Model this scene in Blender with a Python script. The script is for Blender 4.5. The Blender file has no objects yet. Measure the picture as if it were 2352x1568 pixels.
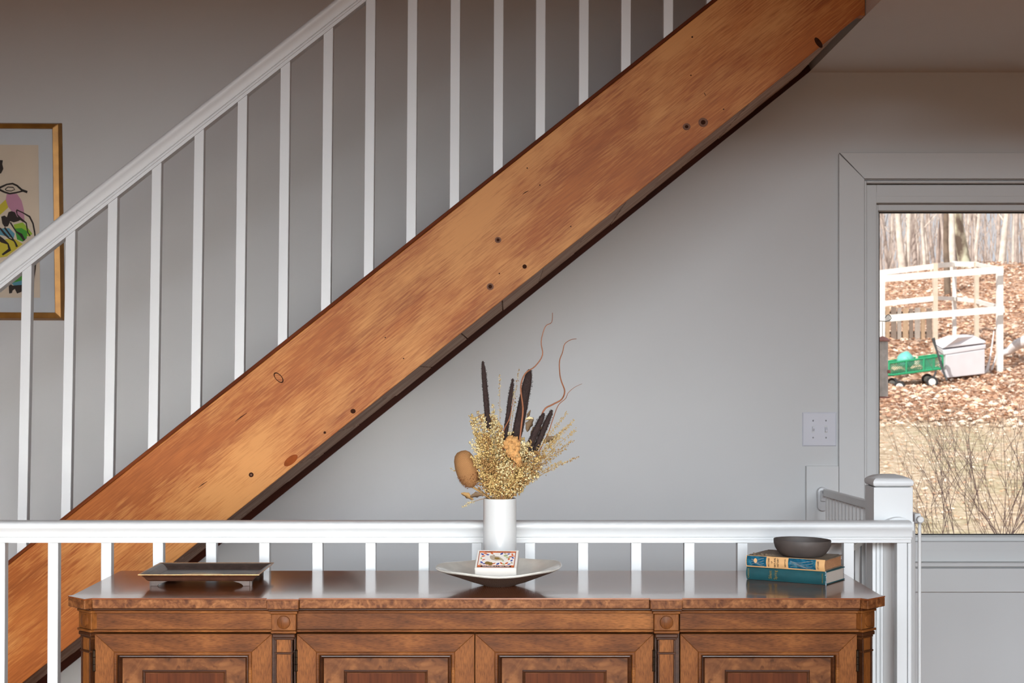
import bpy, bmesh, math, random
from mathutils import Vector, Matrix, noise
random.seed(7)
C = bpy.context.scene.collection
sc = bpy.context.scene
F = 3606.0; CX = 1166.0; HY = 858.0; EYE = 1.32
# ------------------------------------------------------------------ camera
cd = bpy.data.cameras.new('camera'); cam = bpy.data.objects.new('camera', cd); C.objects.link(cam)
cam.location = (0, 0, EYE); cam.rotation_euler = (math.pi/2, 0, 0)
cd.sensor_width = 36; cd.lens = F/2352*36
cd.shift_x = (1176-CX)/2352; cd.shift_y = (HY-784)/2352
cd.clip_start = .05; cd.clip_end = 300
cd.dof.use_dof = True; cd.dof.focus_distance = 4.15; cd.dof.aperture_fstop = 12
sc.camera = cam
# ------------------------------------------------------------------ world, sun, sky daylight, added low fill, exposure
w = bpy.data.worlds.new('world'); sc.world = w; w.use_nodes = True
w.node_tree.nodes['Background'].inputs[0].default_value = (.92, .94, 1.0, 1)
w.node_tree.nodes['Background'].inputs[1].default_value = .82
def light(name, kind, loc, rot, energy, col, **k):
    d = bpy.data.lights.new(name, kind); d.energy = energy; d.color = col
    for a, b in k.items(): setattr(d, a, b)
    o = bpy.data.objects.new(name, d); C.objects.link(o); o.location = loc; o.rotation_euler = rot
    return o
R = math.radians
light('sun', 'SUN', (0, 0, 20), (R(52), 0, R(-38)), 6.0, (1, .95, .88), angle=R(.6))
# sky seen through the glazing behind the camera; low fill lamp added to brighten the lower left
light('sky_daylight', 'AREA', (0.6, -14, 5.9), (R(90-13), 0, 0), 4300, (.83, .92, 1.0), shape='RECTANGLE', size=16, size_y=4.0)
light('low_fill_light', 'AREA', (-.6, -1.45, .80), (R(90-4.5), 0, R(5.5)), 17.5, (1, .97, .92), shape='RECTANGLE', size=3.0, size_y=1.2, spread=R(36))
sc.view_settings.view_transform = 'Standard'; sc.view_settings.look = 'None'
sc.view_settings.exposure = 0.0; sc.view_settings.gamma = 1; sc.view_settings.use_curve_mapping = False

# ------------------------------------------------------------------ helpers
WM = {}
def P(px, py, Y): return Vector(((px-CX)*Y/F, Y, EYE-(py-HY)*Y/F))
def PX(px, Y): return (px-CX)*Y/F
def PZ(py, Y): return EYE-(py-HY)*Y/F
def tag(o, label=None, cat=None, group=None, kind=None):
    if label: o['label'] = label
    if cat: o['category'] = cat
    if group: o['group'] = group
    if kind: o['kind'] = kind
    return o
def empty(name, loc, label=None, cat=None, group=None, kind=None):
    o = bpy.data.objects.new(name, None); C.objects.link(o); o.location = loc; o.empty_display_size = .1
    WM[o] = Matrix.Translation(Vector(loc))
    return tag(o, label, cat, group, kind)
def place(o, frame, parent):
    WM[o] = frame.copy()
    if parent is not None:
        o.parent = parent; o.matrix_basis = WM[parent].inverted() @ frame
    else: o.matrix_basis = frame
class MB:
    def __init__(s, M=None): s.v = []; s.f = []; s.M = M; s.sm = []
    def add(s, vs, fs, smooth=False):
        n = len(s.v)
        s.v += [ (s.M @ Vector(v)) if s.M is not None else Vector(v) for v in vs]
        s.f += [tuple(i+n for i in f) for f in fs]; s.sm += [smooth]*len(fs)
        return s
    def box(s, x0, x1, y0, y1, z0, z1):
        return s.add([(x0,y0,z0),(x1,y0,z0),(x1,y1,z0),(x0,y1,z0),(x0,y0,z1),(x1,y0,z1),(x1,y1,z1),(x0,y1,z1)],
              [(0,3,2,1),(4,5,6,7),(0,1,5,4),(1,2,6,5),(2,3,7,6),(3,0,4,7)])
    def prism(s, poly, y0, y1, smooth=False):
        """poly of (x,z) extruded along y"""
        n = len(poly); vs = [(x,y0,z) for x,z in poly]+[(x,y1,z) for x,z in poly]
        fs = [(i,(i+1)%n,(i+1)%n+n,i+n) for i in range(n)]
        s.add(vs, fs, smooth); m = len(s.v)-2*n
        s.f += [tuple(m+i for i in range(n))[::-1], tuple(m+n+i for i in range(n))]; s.sm += [False, False]; return s
    def sweep(s, prof, pts, side, up, smooth=False):
        """closed profile of (a,b) placed at each pt with a*side + b*up"""
        n = len(prof); vs = []
        for p in pts: vs += [Vector(p)+side*a+up*b for a, b in prof]
        fs = []
        for k in range(len(pts)-1):
            fs += [(k*n+i, k*n+(i+1)%n, (k+1)*n+(i+1)%n, (k+1)*n+i) for i in range(n)]
        s.add(vs, fs, smooth); m = len(s.v)-len(vs); e = m+(len(pts)-1)*n
        s.f += [tuple(m+i for i in range(n))[::-1], tuple(e+i for i in range(n))]; s.sm += [False, False]; return s
    def tube(s, pts, rad, seg=8, caps=True):
        pts = [Vector(p) for p in pts]; n = len(pts)
        if not hasattr(rad, '__len__'): rad = [rad]*n
        vs = []; a = None
        for i, p in enumerate(pts):
            t = (pts[min(i+1,n-1)]-pts[max(i-1,0)])
            if t.length < 1e-9: t = Vector((0,0,1))
            t.normalize()
            if a is None: a = t.orthogonal().normalized()
            a = (a - t*a.dot(t)); a = a.normalized() if a.length > 1e-6 else t.orthogonal().normalized()
            b = t.cross(a)
            vs += [p+(a*math.cos(2*math.pi*j/seg)+b*math.sin(2*math.pi*j/seg))*rad[i] for j in range(seg)]
        fs = [(i*seg+j, i*seg+(j+1)%seg, (i+1)*seg+(j+1)%seg, (i+1)*seg+j) for i in range(n-1) for j in range(seg)]
        s.add(vs, fs, seg > 4)
        if caps:
            m = len(s.v)-len(vs); e = m+(n-1)*seg
            s.f += [tuple(m+i for i in range(seg))[::-1], tuple(e+i for i in range(seg))]; s.sm += [False, False]
        return s
    def lathe(s, prof, c, seg=32, fn=None):
        vs = []; n = len(prof)
        for r, z in prof:
            for j in range(seg):
                a = 2*math.pi*j/seg; p = Vector((c[0]+r*math.cos(a), c[1]+r*math.sin(a), c[2]+z))
                vs.append(fn(p, a, r, z) if fn else p)
        fs = [(i*seg+j, i*seg+(j+1)%seg, (i+1)*seg+(j+1)%seg, (i+1)*seg+j) for i in range(n-1) for j in range(seg)]
        s.add(vs, fs, True); return s
    def loft_sq(s, levels, c):
        vs = []; n = len(levels)
        for h, z in levels:
            vs += [(c[0]-h,c[1]-h,c[2]+z),(c[0]+h,c[1]-h,c[2]+z),(c[0]+h,c[1]+h,c[2]+z),(c[0]-h,c[1]+h,c[2]+z)]
        fs = [(i*4+j, i*4+(j+1)%4, (i+1)*4+(j+1)%4, (i+1)*4+j) for i in range(n-1) for j in range(4)]
        fs += [(3,2,1,0), tuple((n-1)*4+j for j in range(4))]
        return s.add(vs, fs)
    def blob(s, c, r, seg=6, rings=4, ax=None):
        c = Vector(c); r = Vector(r) if hasattr(r, '__len__') else Vector((r,r,r))
        Q = ax if ax is not None else Matrix.Identity(3)
        vs = [c+Q@Vector((0,0,r.z))]
        for i in range(1, rings):
            t = math.pi*i/rings
            for j in range(seg):
                a = 2*math.pi*j/seg
                vs.append(c+Q@Vector((r.x*math.sin(t)*math.cos(a), r.y*math.sin(t)*math.sin(a), r.z*math.cos(t))))
        vs.append(c+Q@Vector((0,0,-r.z)))
        L = len(vs)-1; fs = [(0,1+j,1+(j+1)%seg) for j in range(seg)]
        for i in range(rings-2):
            fs += [(1+i*seg+j, 1+(i+1)*seg+j, 1+(i+1)*seg+(j+1)%seg, 1+i*seg+(j+1)%seg) for j in range(seg)]
        b = 1+(rings-2)*seg
        fs += [(L, b+(j+1)%seg, b+j) for j in range(seg)]
        return s.add(vs, fs, True)
    def octa(s, c, r, q):
        c = Vector(c)
        vs = [c+q@Vector(d) for d in ((r,0,0),(0,r*.8,0),(-r,0,0),(0,-r*.8,0),(0,0,r*1.5),(0,0,-r*1.5))]
        return s.add(vs, [(0,1,4),(1,2,4),(2,3,4),(3,0,4),(1,0,5),(2,1,5),(3,2,5),(0,3,5)], True)
    def build(s, name, mat, parent=None, frame=None, bevel=0, recalc=True, segs=2):
        if frame is None:
            xs = [v.x for v in s.v]; ys = [v.y for v in s.v]; zs = [v.z for v in s.v]
            frame = Matrix.Translation(((min(xs)+max(xs))/2, (min(ys)+max(ys))/2, min(zs)))
        inv = frame.inverted()
        me = bpy.data.meshes.new(name); me.from_pydata([tuple(inv@v) for v in s.v], [], s.f)
        me.polygons.foreach_set('use_smooth', s.sm); me.materials.append(mat)
        if recalc:
            bm = bmesh.new(); bm.from_mesh(me); bmesh.ops.recalc_face_normals(bm, faces=bm.faces)
            if bevel:
                es = [e for e in bm.edges if len(e.link_faces) == 2 and e.calc_face_angle(0) > .6]
                bmesh.ops.bevel(bm, geom=es, offset=bevel, segments=segs, affect='EDGES', profile=.5, clamp_overlap=True)
            bm.to_mesh(me); bm.free()
            if any(s.sm): me.set_sharp_from_angle(angle=R(40))
        me.update()
        o = bpy.data.objects.new(name, me); C.objects.link(o); place(o, frame, parent)
        return o
def copy_tree(o, dM, parent=None):
    """copy of a thing and of its parts, moved by the matrix dM"""
    c = o.copy(); C.objects.link(c)
    if parent is None: place(c, dM@WM[o], None)
    else:
        c.parent = parent; c.matrix_basis = o.matrix_basis.copy(); WM[c] = dM@WM[o]
    for ch in list(o.children): copy_tree(ch, dM, c)
    return c
def struct(o): o['kind'] = 'structure'; return o

# ------------------------------------------------------------------ materials
def srgb(r, g, b):
    f = lambda c: (c/255/12.92) if c/255 <= .04045 else ((c/255+.055)/1.055)**2.4
    return (f(r), f(g), f(b), 1)
def newmat(name):
    m = bpy.data.materials.new(name); m.use_nodes = True; nt = m.node_tree
    return m, nt, nt.nodes['Principled BSDF']
def N(nt, t, **k):
    n = nt.nodes.new(t)
    for a, b in k.items():
        if a in n.inputs: n.inputs[a].default_value = b
        else: setattr(n, a, b)
    return n
def coords(nt, scale=(1,1,1), kind='Object'):
    t = N(nt, 'ShaderNodeTexCoord'); m = N(nt, 'ShaderNodeMapping'); m.inputs['Scale'].default_value = scale
    nt.links.new(t.outputs[kind], m.inputs[0]); return m.outputs[0]
def ramp(nt, src, stops):
    r = N(nt, 'ShaderNodeValToRGB'); e = r.color_ramp.elements
    e[0].position, e[0].color = stops[0]; e[1].position, e[1].color = stops[-1]
    for p, c in stops[1:-1]: q = e.new(p); q.color = c
    nt.links.new(src, r.inputs[0]); return r.outputs[0]
def mix(nt, fac, a, b, mode='MIX'):
    n = N(nt, 'ShaderNodeMix', data_type='RGBA', blend_type=mode)
    for sck, v in ((0, fac), (6, a), (7, b)):
        if hasattr(v, 'links'): nt.links.new(v, n.inputs[sck])
        else: n.inputs[sck].default_value = v
    return n.outputs[2]
def bump(nt, bs, src, strength, dist=.002):
    b = N(nt, 'ShaderNodeBump'); b.inputs['Strength'].default_value = strength; b.inputs['Distance'].default_value = dist
    nt.links.new(src, b.inputs['Height']); nt.links.new(b.outputs[0], bs.inputs['Normal'])
def paint(name, col, rough=.5, var=.04, scale=6, bmp=.08, coat=0, spec=.5, metal=0, finescale=120):
    m, nt, bs = newmat(name)
    n = N(nt, 'ShaderNodeTexNoise'); n.inputs['Scale'].default_value = scale; n.inputs['Detail'].default_value = 5
    nt.links.new(coords(nt), n.inputs['Vector'])
    a = tuple(max(0, c*(1-var)) for c in col[:3])+(1,); b = tuple(min(1, c*(1+var)) for c in col[:3])+(1,)
    nt.links.new(ramp(nt, n.outputs[0], [(.3, a), (.7, b)]), bs.inputs['Base Color'])
    bs.inputs['Roughness'].default_value = rough; bs.inputs['Coat Weight'].default_value = coat
    bs.inputs['Specular IOR Level'].default_value = spec; bs.inputs['Metallic'].default_value = metal
    if bmp:
        f = N(nt, 'ShaderNodeTexNoise'); f.inputs['Scale'].default_value = finescale; f.inputs['Detail'].default_value = 3
        nt.links.new(coords(nt), f.inputs['Vector']); bump(nt, bs, f.outputs[0], bmp, .001)
    return m
def wood(name, dark, mid, light_, axis='X', rough=.35, coat=.3, big=1.6, fine=60, patch=None, patch_scale=2.2, bmp=.15, contrast=1, stretch=.06, coatr=.15, patch_amt=.6, spec=.12, gd=.62):
    m, nt, bs = newmat(name)
    def sc3(s, st):
        return {'X': (s*st, s, s), 'Z': (s, s, s*st), 'Y': (s, s*st, s)}[axis]
    n1 = N(nt, 'ShaderNodeTexNoise'); n1.inputs['Scale'].default_value = 1; n1.inputs['Detail'].default_value = 6; n1.inputs['Distortion'].default_value = .6
    nt.links.new(coords(nt, sc3(big*7, stretch*2)), n1.inputs['Vector'])
    n2 = N(nt, 'ShaderNodeTexNoise'); n2.inputs['Scale'].default_value = 1; n2.inputs['Detail'].default_value = 4
    nt.links.new(coords(nt, sc3(fine*4, stretch)), n2.inputs['Vector'])
    base = ramp(nt, n1.outputs[0], [(.5-.22/contrast, dark), (.5, mid), (.5+.22/contrast, light_)])
    g = ramp(nt, n2.outputs[0], [(.30, (gd, gd*.94, gd*.9, 1)), (.55, (1,1,1,1)), (.72, (1.1,1.1,1.1,1))])
    col = mix(nt, .85, base, g, 'MULTIPLY')
    if patch:
        n3 = N(nt, 'ShaderNodeTexNoise'); n3.inputs['Scale'].default_value = 1; n3.inputs['Detail'].default_value = 7; n3.inputs['Roughness'].default_value = .6
        nt.links.new(coords(nt, sc3(patch_scale*2.4, .42)), n3.inputs['Vector'])
        add = N(nt, 'ShaderNodeMath', operation='MULTIPLY_ADD'); add.inputs[1].default_value = .35
        nt.links.new(n2.outputs[0], add.inputs[0]); nt.links.new(n3.outputs[0], add.inputs[2])
        k = ramp(nt, add.outputs[0], [(.62, (0,0,0,1)), (.80, (patch_amt,)*3+(1,))])
        col = mix(nt, k, col, patch)
    nt.links.new(col, bs.inputs['Base Color'])
    bs.inputs['Roughness'].default_value = rough; bs.inputs['Coat Weight'].default_value = coat; bs.inputs['Coat Roughness'].default_value = coatr; bs.inputs['Specular IOR Level'].default_value = spec
    bump(nt, bs, n2.outputs[0], bmp, .001)
    return m
def burl(name, dark, mid, light_, rough=.45, coat=.03, sc_=14):
    m, nt, bs = newmat(name)
    n0 = N(nt, 'ShaderNodeTexNoise'); n0.inputs['Scale'].default_value = sc_; n0.inputs['Detail'].default_value = 7; n0.inputs['Distortion'].default_value = 1.6
    co = coords(nt); nt.links.new(co, n0.inputs['Vector'])
    wv = N(nt, 'ShaderNodeTexWave', wave_type='RINGS'); wv.inputs['Scale'].default_value = sc_*.8; wv.inputs['Distortion'].default_value = 14; wv.inputs['Detail'].default_value = 4; wv.inputs['Detail Scale'].default_value = 2
    nt.links.new(co, wv.inputs['Vector'])
    base = ramp(nt, n0.outputs[0], [(.32, dark), (.5, mid), (.68, light_)])
    k = ramp(nt, wv.outputs[0], [(.1, (.72,.66,.6,1)), (.6, (1,1,1,1))])
    col = mix(nt, .6, base, k, 'MULTIPLY')
    vo = N(nt, 'ShaderNodeTexNoise'); vo.inputs['Scale'].default_value = 45; vo.inputs['Detail'].default_value = 2; nt.links.new(co, vo.inputs['Vector'])
    kk = ramp(nt, vo.outputs[0], [(.64, (1,1,1,1)), (.72, (.35,.25,.2,1))])
    col = mix(nt, .7, col, kk, 'MULTIPLY')
    nt.links.new(col, bs.inputs['Base Color']); bs.inputs['Roughness'].default_value = rough; bs.inputs['Coat Weight'].default_value = coat
    bs.inputs['Coat Roughness'].default_value = .2; bs.inputs['Specular IOR Level'].default_value = .12
    return m
def striped(name, a, b, scale, rot, rough=.6, dist=1.5):
    m, nt, bs = newmat(name); wv = N(nt, 'ShaderNodeTexWave'); wv.inputs['Scale'].default_value = scale
    wv.inputs['Distortion'].default_value = dist; wv.inputs['Detail'].default_value = 2
    t = N(nt, 'ShaderNodeTexCoord'); mp = N(nt, 'ShaderNodeMapping'); mp.inputs['Rotation'].default_value = rot
    nt.links.new(t.outputs['Object'], mp.inputs[0]); nt.links.new(mp.outputs[0], wv.inputs['Vector'])
    nt.links.new(ramp(nt, wv.outputs[0], [(.2, a), (.7, b)]), bs.inputs['Base Color'])
    bs.inputs['Roughness'].default_value = rough; bump(nt, bs, wv.outputs[0], .5, .002); return m
M = {}
M['wall'] = paint('wall_paint', (.62,.62,.615), .85, .03, 1.2, .05)
M['room'] = paint('warm_room_paint', (.32,.145,.05), .9, .03, 1.2, .03)
M['white'] = paint('white_gloss_paint', (.70,.71,.71), .38, .02, 5, .05, spec=.4)
M['ceiling'] = paint('ceiling_paint', (.70,.67,.62), .9, .03, 1, .03)
M['trim'] = paint('trim_paint', (.64,.645,.64), .5, .02, 2, .05)
M['floor'] = wood('oak_floor', srgb(120,72,38), srgb(160,100,58), srgb(190,128,78), 'X', .4, .2)
M['pine'] = wood('stringer_pine', srgb(150,80,28), srgb(170,94,36), srgb(190,114,50), 'X', .48, .03, spec=.2, gd=.72, big=1.0, fine=52, patch=srgb(214,150,84), patch_scale=1.7, bmp=.25, coatr=.3, patch_amt=.75)
M['pine_edge'] = wood('stringer_edge_stain', srgb(84,36,14), srgb(104,48,20), srgb(124,62,28), 'X', .6, 0, spec=.08)
M['soffit'] = wood('soffit_board_wood', srgb(146,112,90), srgb(192,160,136), srgb(216,190,168), 'X', .7, 0, big=2.2, fine=16, stretch=.09, bmp=.3)
M['wallstringer'] = wood('wall_stringer_dark', srgb(44,16,8), srgb(62,26,12), srgb(78,34,18), 'X', .6, 0)
M['knot'] = paint('knot_dark', srgb(58,32,20), .8, .35, 60, .1, spec=.05)
M['knot_core'] = paint('knot_core', srgb(120,86,70), .7, .3, 90, .1, spec=.08)
M['knot_red'] = paint('knot_red', srgb(140,70,30), .7, .2, 40, .1, spec=.08)
D1, D2, D3 = srgb(70,36,16), srgb(114,66,30), srgb(150,94,46)
M['wood_h'] = wood('walnut_grain_horizontal', D1, D2, D3, 'X', .46, .03, gd=.45, big=2.6, fine=150, bmp=.2, stretch=.11)
M['wood_v'] = wood('walnut_grain_vertical', D1, D2, D3, 'Z', .46, .03, gd=.45, big=2.6, fine=150, bmp=.2, stretch=.11)
M['wood_dark'] = wood('walnut_moulding_dark', srgb(40,20,10), srgb(62,34,18), srgb(86,50,28), 'X', .35, .3, big=3, fine=60)
M['wood_top'] = wood('walnut_polished_top', srgb(96,50,26), srgb(128,70,38), srgb(152,90,52), 'X', .18, .35, spec=.4, big=2.4, fine=50, bmp=.03, coatr=.07)
M['wood_red'] = wood('walnut_centre_panel', srgb(64,30,12), srgb(86,42,18), srgb(104,56,26), 'Z', .6, .03, big=3, fine=30)
M['burl'] = burl('walnut_burl', srgb(74,42,22), srgb(106,64,34), srgb(136,88,50))
M['burl_edge'] = burl('walnut_burl_edge', srgb(88,50,28), srgb(120,74,42), srgb(150,100,60), sc_=34)
M['hinge'] = paint('aged_brass_hinge', srgb(58,46,34), .4, .3, 60, .1, metal=.8)
M['bronze'] = paint('bronze_glaze', srgb(74,60,54), .42, .25, 70, .25, metal=.25)
M['bronze_rim'] = paint('bronze_worn_rim', srgb(176,130,84), .4, .2, 60, .1, metal=.5)
M['bronze_gold'] = paint('bronze_rubbed_gold', srgb(170,140,92), .4, .15, 40, .1, metal=.5)
M['bronze_under'] = paint('bronze_side_red_brown', srgb(84,52,38), .45, .25, 60, .2, metal=.2)
M['vase'] = paint('vase_white_glaze', (.66,.66,.65), .32, .01, 8, 0, coat=.5)
M['bowl_in'] = paint('bowl_cream_glaze', srgb(226,224,214), .3, .10, 26, .12, coat=.4)
M['bowl_out'] = None
M['matbox'] = paint('match_box_card', srgb(236,230,222), .6, .02, 30, .02)
M['clay'] = paint('dark_stoneware', srgb(78,70,66), .62, .12, 30, .2, finescale=200)
M['book_green'] = paint('book_teal_cloth', srgb(14,72,78), .7, .15, 30, .5, finescale=500)
M['book_blue'] = burl('book_jacket_blue', srgb(22,72,98), srgb(28,92,118), srgb(60,120,138), .5, 0, 30)
M['book_tan'] = paint('book_jacket_tan', srgb(222,172,116), .6, .05, 30, .05)
M['jacket_in'] = paint('book_jacket_torn_paper', srgb(126,110,92), .7, .25, 50, .2)
M['pages_tan'] = wood('page_block_tan', srgb(150,104,72), srgb(178,130,94), srgb(196,150,112), 'X', .8, 0, big=.6, fine=180, stretch=.01)
M['pages_white'] = striped('page_block_cream', srgb(196,184,172), srgb(222,212,200), 260, (0, R(90), 0), .8, 1)
M['ink'] = paint('ink_dark', srgb(44,30,22), .7, .1, 20, 0)
M['gilt'] = paint('gilt_lettering', srgb(150,130,70), .45, .1, 20, 0, metal=.3)
M['black'] = paint('black_gasket', (.006,.006,.006), .5, .1, 20, 0)
M['gold'] = paint('gold_frame', srgb(150,104,44), .35, .18, 24, .1, metal=.45)
M['mat_board'] = paint('mat_board_white', srgb(212,210,212), .8, .02, 10, .02)
M['sheet'] = paint('print_sheet_cream', srgb(222,200,178), .8, .05, 8, .02)
M['a_black'] = paint('print_black', srgb(30,20,16), .7, .1, 8, 0)
M['a_pink'] = paint('print_pink', srgb(196,136,158), .7, .05, 8, 0)
M['a_yellow'] = paint('print_yellow', srgb(206,184,50), .7, .05, 8, 0)
M['a_green'] = paint('print_green', srgb(60,150,40), .7, .05, 8, 0)
M['a_lime'] = paint('print_lime', srgb(160,190,50), .7, .05, 8, 0)
M['a_blue'] = paint('print_blue', srgb(90,150,170), .7, .05, 8, 0)
M['l_orange'] = paint('label_orange', srgb(214,110,60), .6, .08, 40, 0)
M['l_blue'] = paint('label_blue', srgb(52,72,150), .6, .08, 40, 0)
M['l_olive'] = paint('label_olive', srgb(140,112,56), .6, .08, 40, 0)
M['l_sage'] = paint('label_sage', srgb(176,184,130), .6, .08, 40, 0)
M['l_grey'] = paint('label_warm_grey', srgb(186,170,150), .6, .08, 40, 0)
M['l_brown'] = paint('label_brown', srgb(70,40,26), .6, .08, 40, 0)
M['plastic'] = paint('switch_plastic', (.66,.67,.73), .12, .01, 10, 0, coat=.6)
M['plastic_grey'] = paint('gate_plastic', (.62,.63,.64), .35, .02, 10, 0)
M['gate'] = paint('gate_white_enamel', (.68,.68,.67), .35, .02, 10, 0)
M['screw'] = paint('screw_steel', (.3,.3,.32), .3, .1, 30, 0, metal=.8)
M['millet'] = paint('millet_spike_dark', srgb(52,36,32), .9, .5, 300, .8, finescale=400)
M['seed'] = [paint('seed_gold_%s' % n, c, .6, .12, 60, 0) for n, c in (('pale', srgb(232,212,160)), ('warm', srgb(212,180,116)), ('brown', srgb(172,132,78)))]
M['stem'] = paint('dried_stem', srgb(170,132,80), .7, .15, 60, 0)
M['willow'] = paint('willow_bark', srgb(150,92,58), .6, .2, 60, .1)
M['banksia'] = None
M['fluff'] = paint('orange_dried_floret', srgb(196,146,88), .9, .42, 130, .8, finescale=250)
M['dryleaf'] = paint('dried_leaf_brown', srgb(120,96,70), .8, .25, 50, .2)
# striped materials
M['bowl_out'] = striped('bowl_brown_scored', srgb(84,64,54), srgb(122,104,92), 90, (0, R(35), 0), .7, 3)
M['banksia'] = striped('banksia_cone', srgb(140,92,50), srgb(186,138,88), 165, (0, R(72), 0), .85, 2.5)
# glass
m, nt, bs = newmat('window_glass')
for n in list(nt.nodes):
    if n.type != 'OUTPUT_MATERIAL': nt.nodes.remove(n)
tr = N(nt, 'ShaderNodeBsdfTransparent'); tr.inputs[0].default_value = (.96,.97,.97,1)
gl = N(nt, 'ShaderNodeBsdfGlossy'); gl.inputs['Roughness'].default_value = .01
fr = N(nt, 'ShaderNodeFresnel'); fr.inputs[0].default_value = 1.45
ms = N(nt, 'ShaderNodeMixShader'); nt.links.new(fr.outputs[0], ms.inputs[0]); nt.links.new(tr.outputs[0], ms.inputs[1]); nt.links.new(gl.outputs[0], ms.inputs[2])
nt.links.new(ms.outputs[0], [n for n in nt.nodes if n.type == 'OUTPUT_MATERIAL'][0].inputs[0]); M['glass'] = m
# outdoors
def ground_mat():
    m, nt, bs = newmat('leafy_lawn')
    co = coords(nt)
    n1 = N(nt, 'ShaderNodeTexNoise'); n1.inputs['Scale'].default_value = 9; n1.inputs['Detail'].default_value = 8; n1.inputs['Roughness'].default_value = .7; nt.links.new(co, n1.inputs['Vector'])
    n2 = N(nt, 'ShaderNodeTexNoise'); n2.inputs['Scale'].default_value = .9; n2.inputs['Detail'].default_value = 3; nt.links.new(co, n2.inputs['Vector'])
    grass = ramp(nt, n1.outputs[0], [(.32, srgb(158,136,110)), (.5, srgb(204,182,154)), (.68, srgb(230,212,192))])
    gr2 = ramp(nt, n1.outputs[0], [(.32, srgb(150,138,104)), (.5, srgb(192,176,144)), (.68, srgb(224,210,186))])
    gmix = mix(nt, ramp(nt, n2.outputs[0], [(.5, (0,0,0,1)), (.62, (1,1,1,1))]), grass, gr2)
    vo = N(nt, 'ShaderNodeTexVoronoi'); vo.inputs['Scale'].default_value = 11; nt.links.new(co, vo.inputs['Vector'])
    leaf = ramp(nt, vo.outputs['Color'], [(.1, srgb(140,104,84)), (.5, srgb(196,156,130)), (.9, srgb(226,198,176))])
    sp = N(nt, 'ShaderNodeSeparateXYZ'); t = N(nt, 'ShaderNodeTexCoord'); nt.links.new(t.outputs['Object'], sp.inputs[0])
    ad = N(nt, 'ShaderNodeMath', operation='MULTIPLY_ADD'); ad.inputs[1].default_value = 6; nt.links.new(n2.outputs[0], ad.inputs[0]); nt.links.new(sp.outputs[1], ad.inputs[2])
    k = ramp(nt, ad.outputs[0], [(0, (0,0,0,1)), (1, (1,1,1,1))])
    mr = N(nt, 'ShaderNodeMapRange'); mr.inputs[1].default_value = 23.6; mr.inputs[2].default_value = 25.4
    nt.links.new(ad.outputs[0], mr.inputs[0])
    nt.links.new(mix(nt, mr.outputs[0], gmix, leaf), bs.inputs['Base Color']); bs.inputs['Roughness'].default_value = .95
    bump(nt, bs, n1.outputs[0], .8, .05); return m
M['ground'] = ground_mat()
M['leaf'] = [paint('fallen_leaf_%s' % n, c, .85, .2, 8, 0) for n, c in (('tan', srgb(216,178,150)), ('brown', srgb(168,130,106)), ('pale', srgb(232,212,194)))]
M['barks'] = [paint('bark_%s' % n, c, .9, .25, 6, .4, finescale=30) for n, c in (('grey', srgb(182,168,160)), ('brown', srgb(160,144,136)), ('pale', srgb(208,198,188)))]
def lichen():
    m, nt, bs = newmat('lichened_bark'); n = N(nt, 'ShaderNodeTexNoise'); n.inputs['Scale'].default_value = 4; n.inputs['Detail'].default_value = 5
    nt.links.new(coords(nt, (1,1,.5)), n.inputs['Vector'])
    nt.links.new(ramp(nt, n.outputs[0], [(.42, srgb(92,78,68)), (.5, srgb(150,140,122)), (.60, srgb(200,200,176))]), bs.inputs['Base Color']); bs.inputs['Roughness'].default_value = .95; return m
M['lichen'] = lichen(); M['darkbark'] = paint('bark_dark', srgb(116,100,86), .9, .3, 6, .4, finescale=30)
M['lumber'] = paint('weathered_white_lumber', (.78,.76,.73), .8, .06, 10, .2)
M['lumber_tan'] = paint('weathered_tan_lumber', srgb(206,190,172), .8, .08, 10, .2)
M['fence'] = [paint('picket_%s' % n, c, .9, .15, 10, .2) for n, c in (('grey', srgb(160,150,142)), ('tan', srgb(172,146,120)), ('dark', srgb(128,114,104)))]
M['cart'] = paint('cart_green_enamel', srgb(40,150,104), .5, .1, 20, 0)
def mesh_mat():
    m, nt, bs = newmat('cart_wire_mesh'); co = coords(nt, (1,1,1))
    bs.inputs['Base Color'].default_value = srgb(50,130,100); bs.inputs['Roughness'].default_value = .6
    ck = N(nt, 'ShaderNodeTexChecker'); ck.inputs['Scale'].default_value = 60; nt.links.new(co, ck.inputs['Vector'])
    nt.links.new(ck.outputs[1], bs.inputs['Alpha']); return m
M['cartmesh'] = mesh_mat()
M['rubber'] = paint('tyre_rubber', (.03,.03,.032), .8, .1, 20, 0)
M['bin'] = paint('pale_plastic_chest', (.72,.70,.74), .6, .04, 6, .05)
M['tealbag'] = paint('teal_plastic', srgb(110,190,180), .5, .1, 12, 0)
M['birch'] = paint('birch_bark', (.75,.73,.74), .8, .2, 8, .2)
M['feeder_roof'] = paint('feeder_red_roof', srgb(176,120,110), .5, .1, 20, 0)
M['feeder_tube'] = paint('feeder_seed_tube', srgb(200,190,184), .4, .25, 30, .2)
M['wire'] = paint('dark_wire', (.05,.055,.06), .5, .1, 20, 0)
M['twig'] = paint('shrub_twig', srgb(150,126,122), .9, .2, 20, 0)

# ================================================================== STRUCTURE
WY = 6.10                      # back wall face
XL, XR, YB = -3.4, 3.9, -1.6
CZ = 2.49                      # lower ceiling
TOPZ = 4.9
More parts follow.
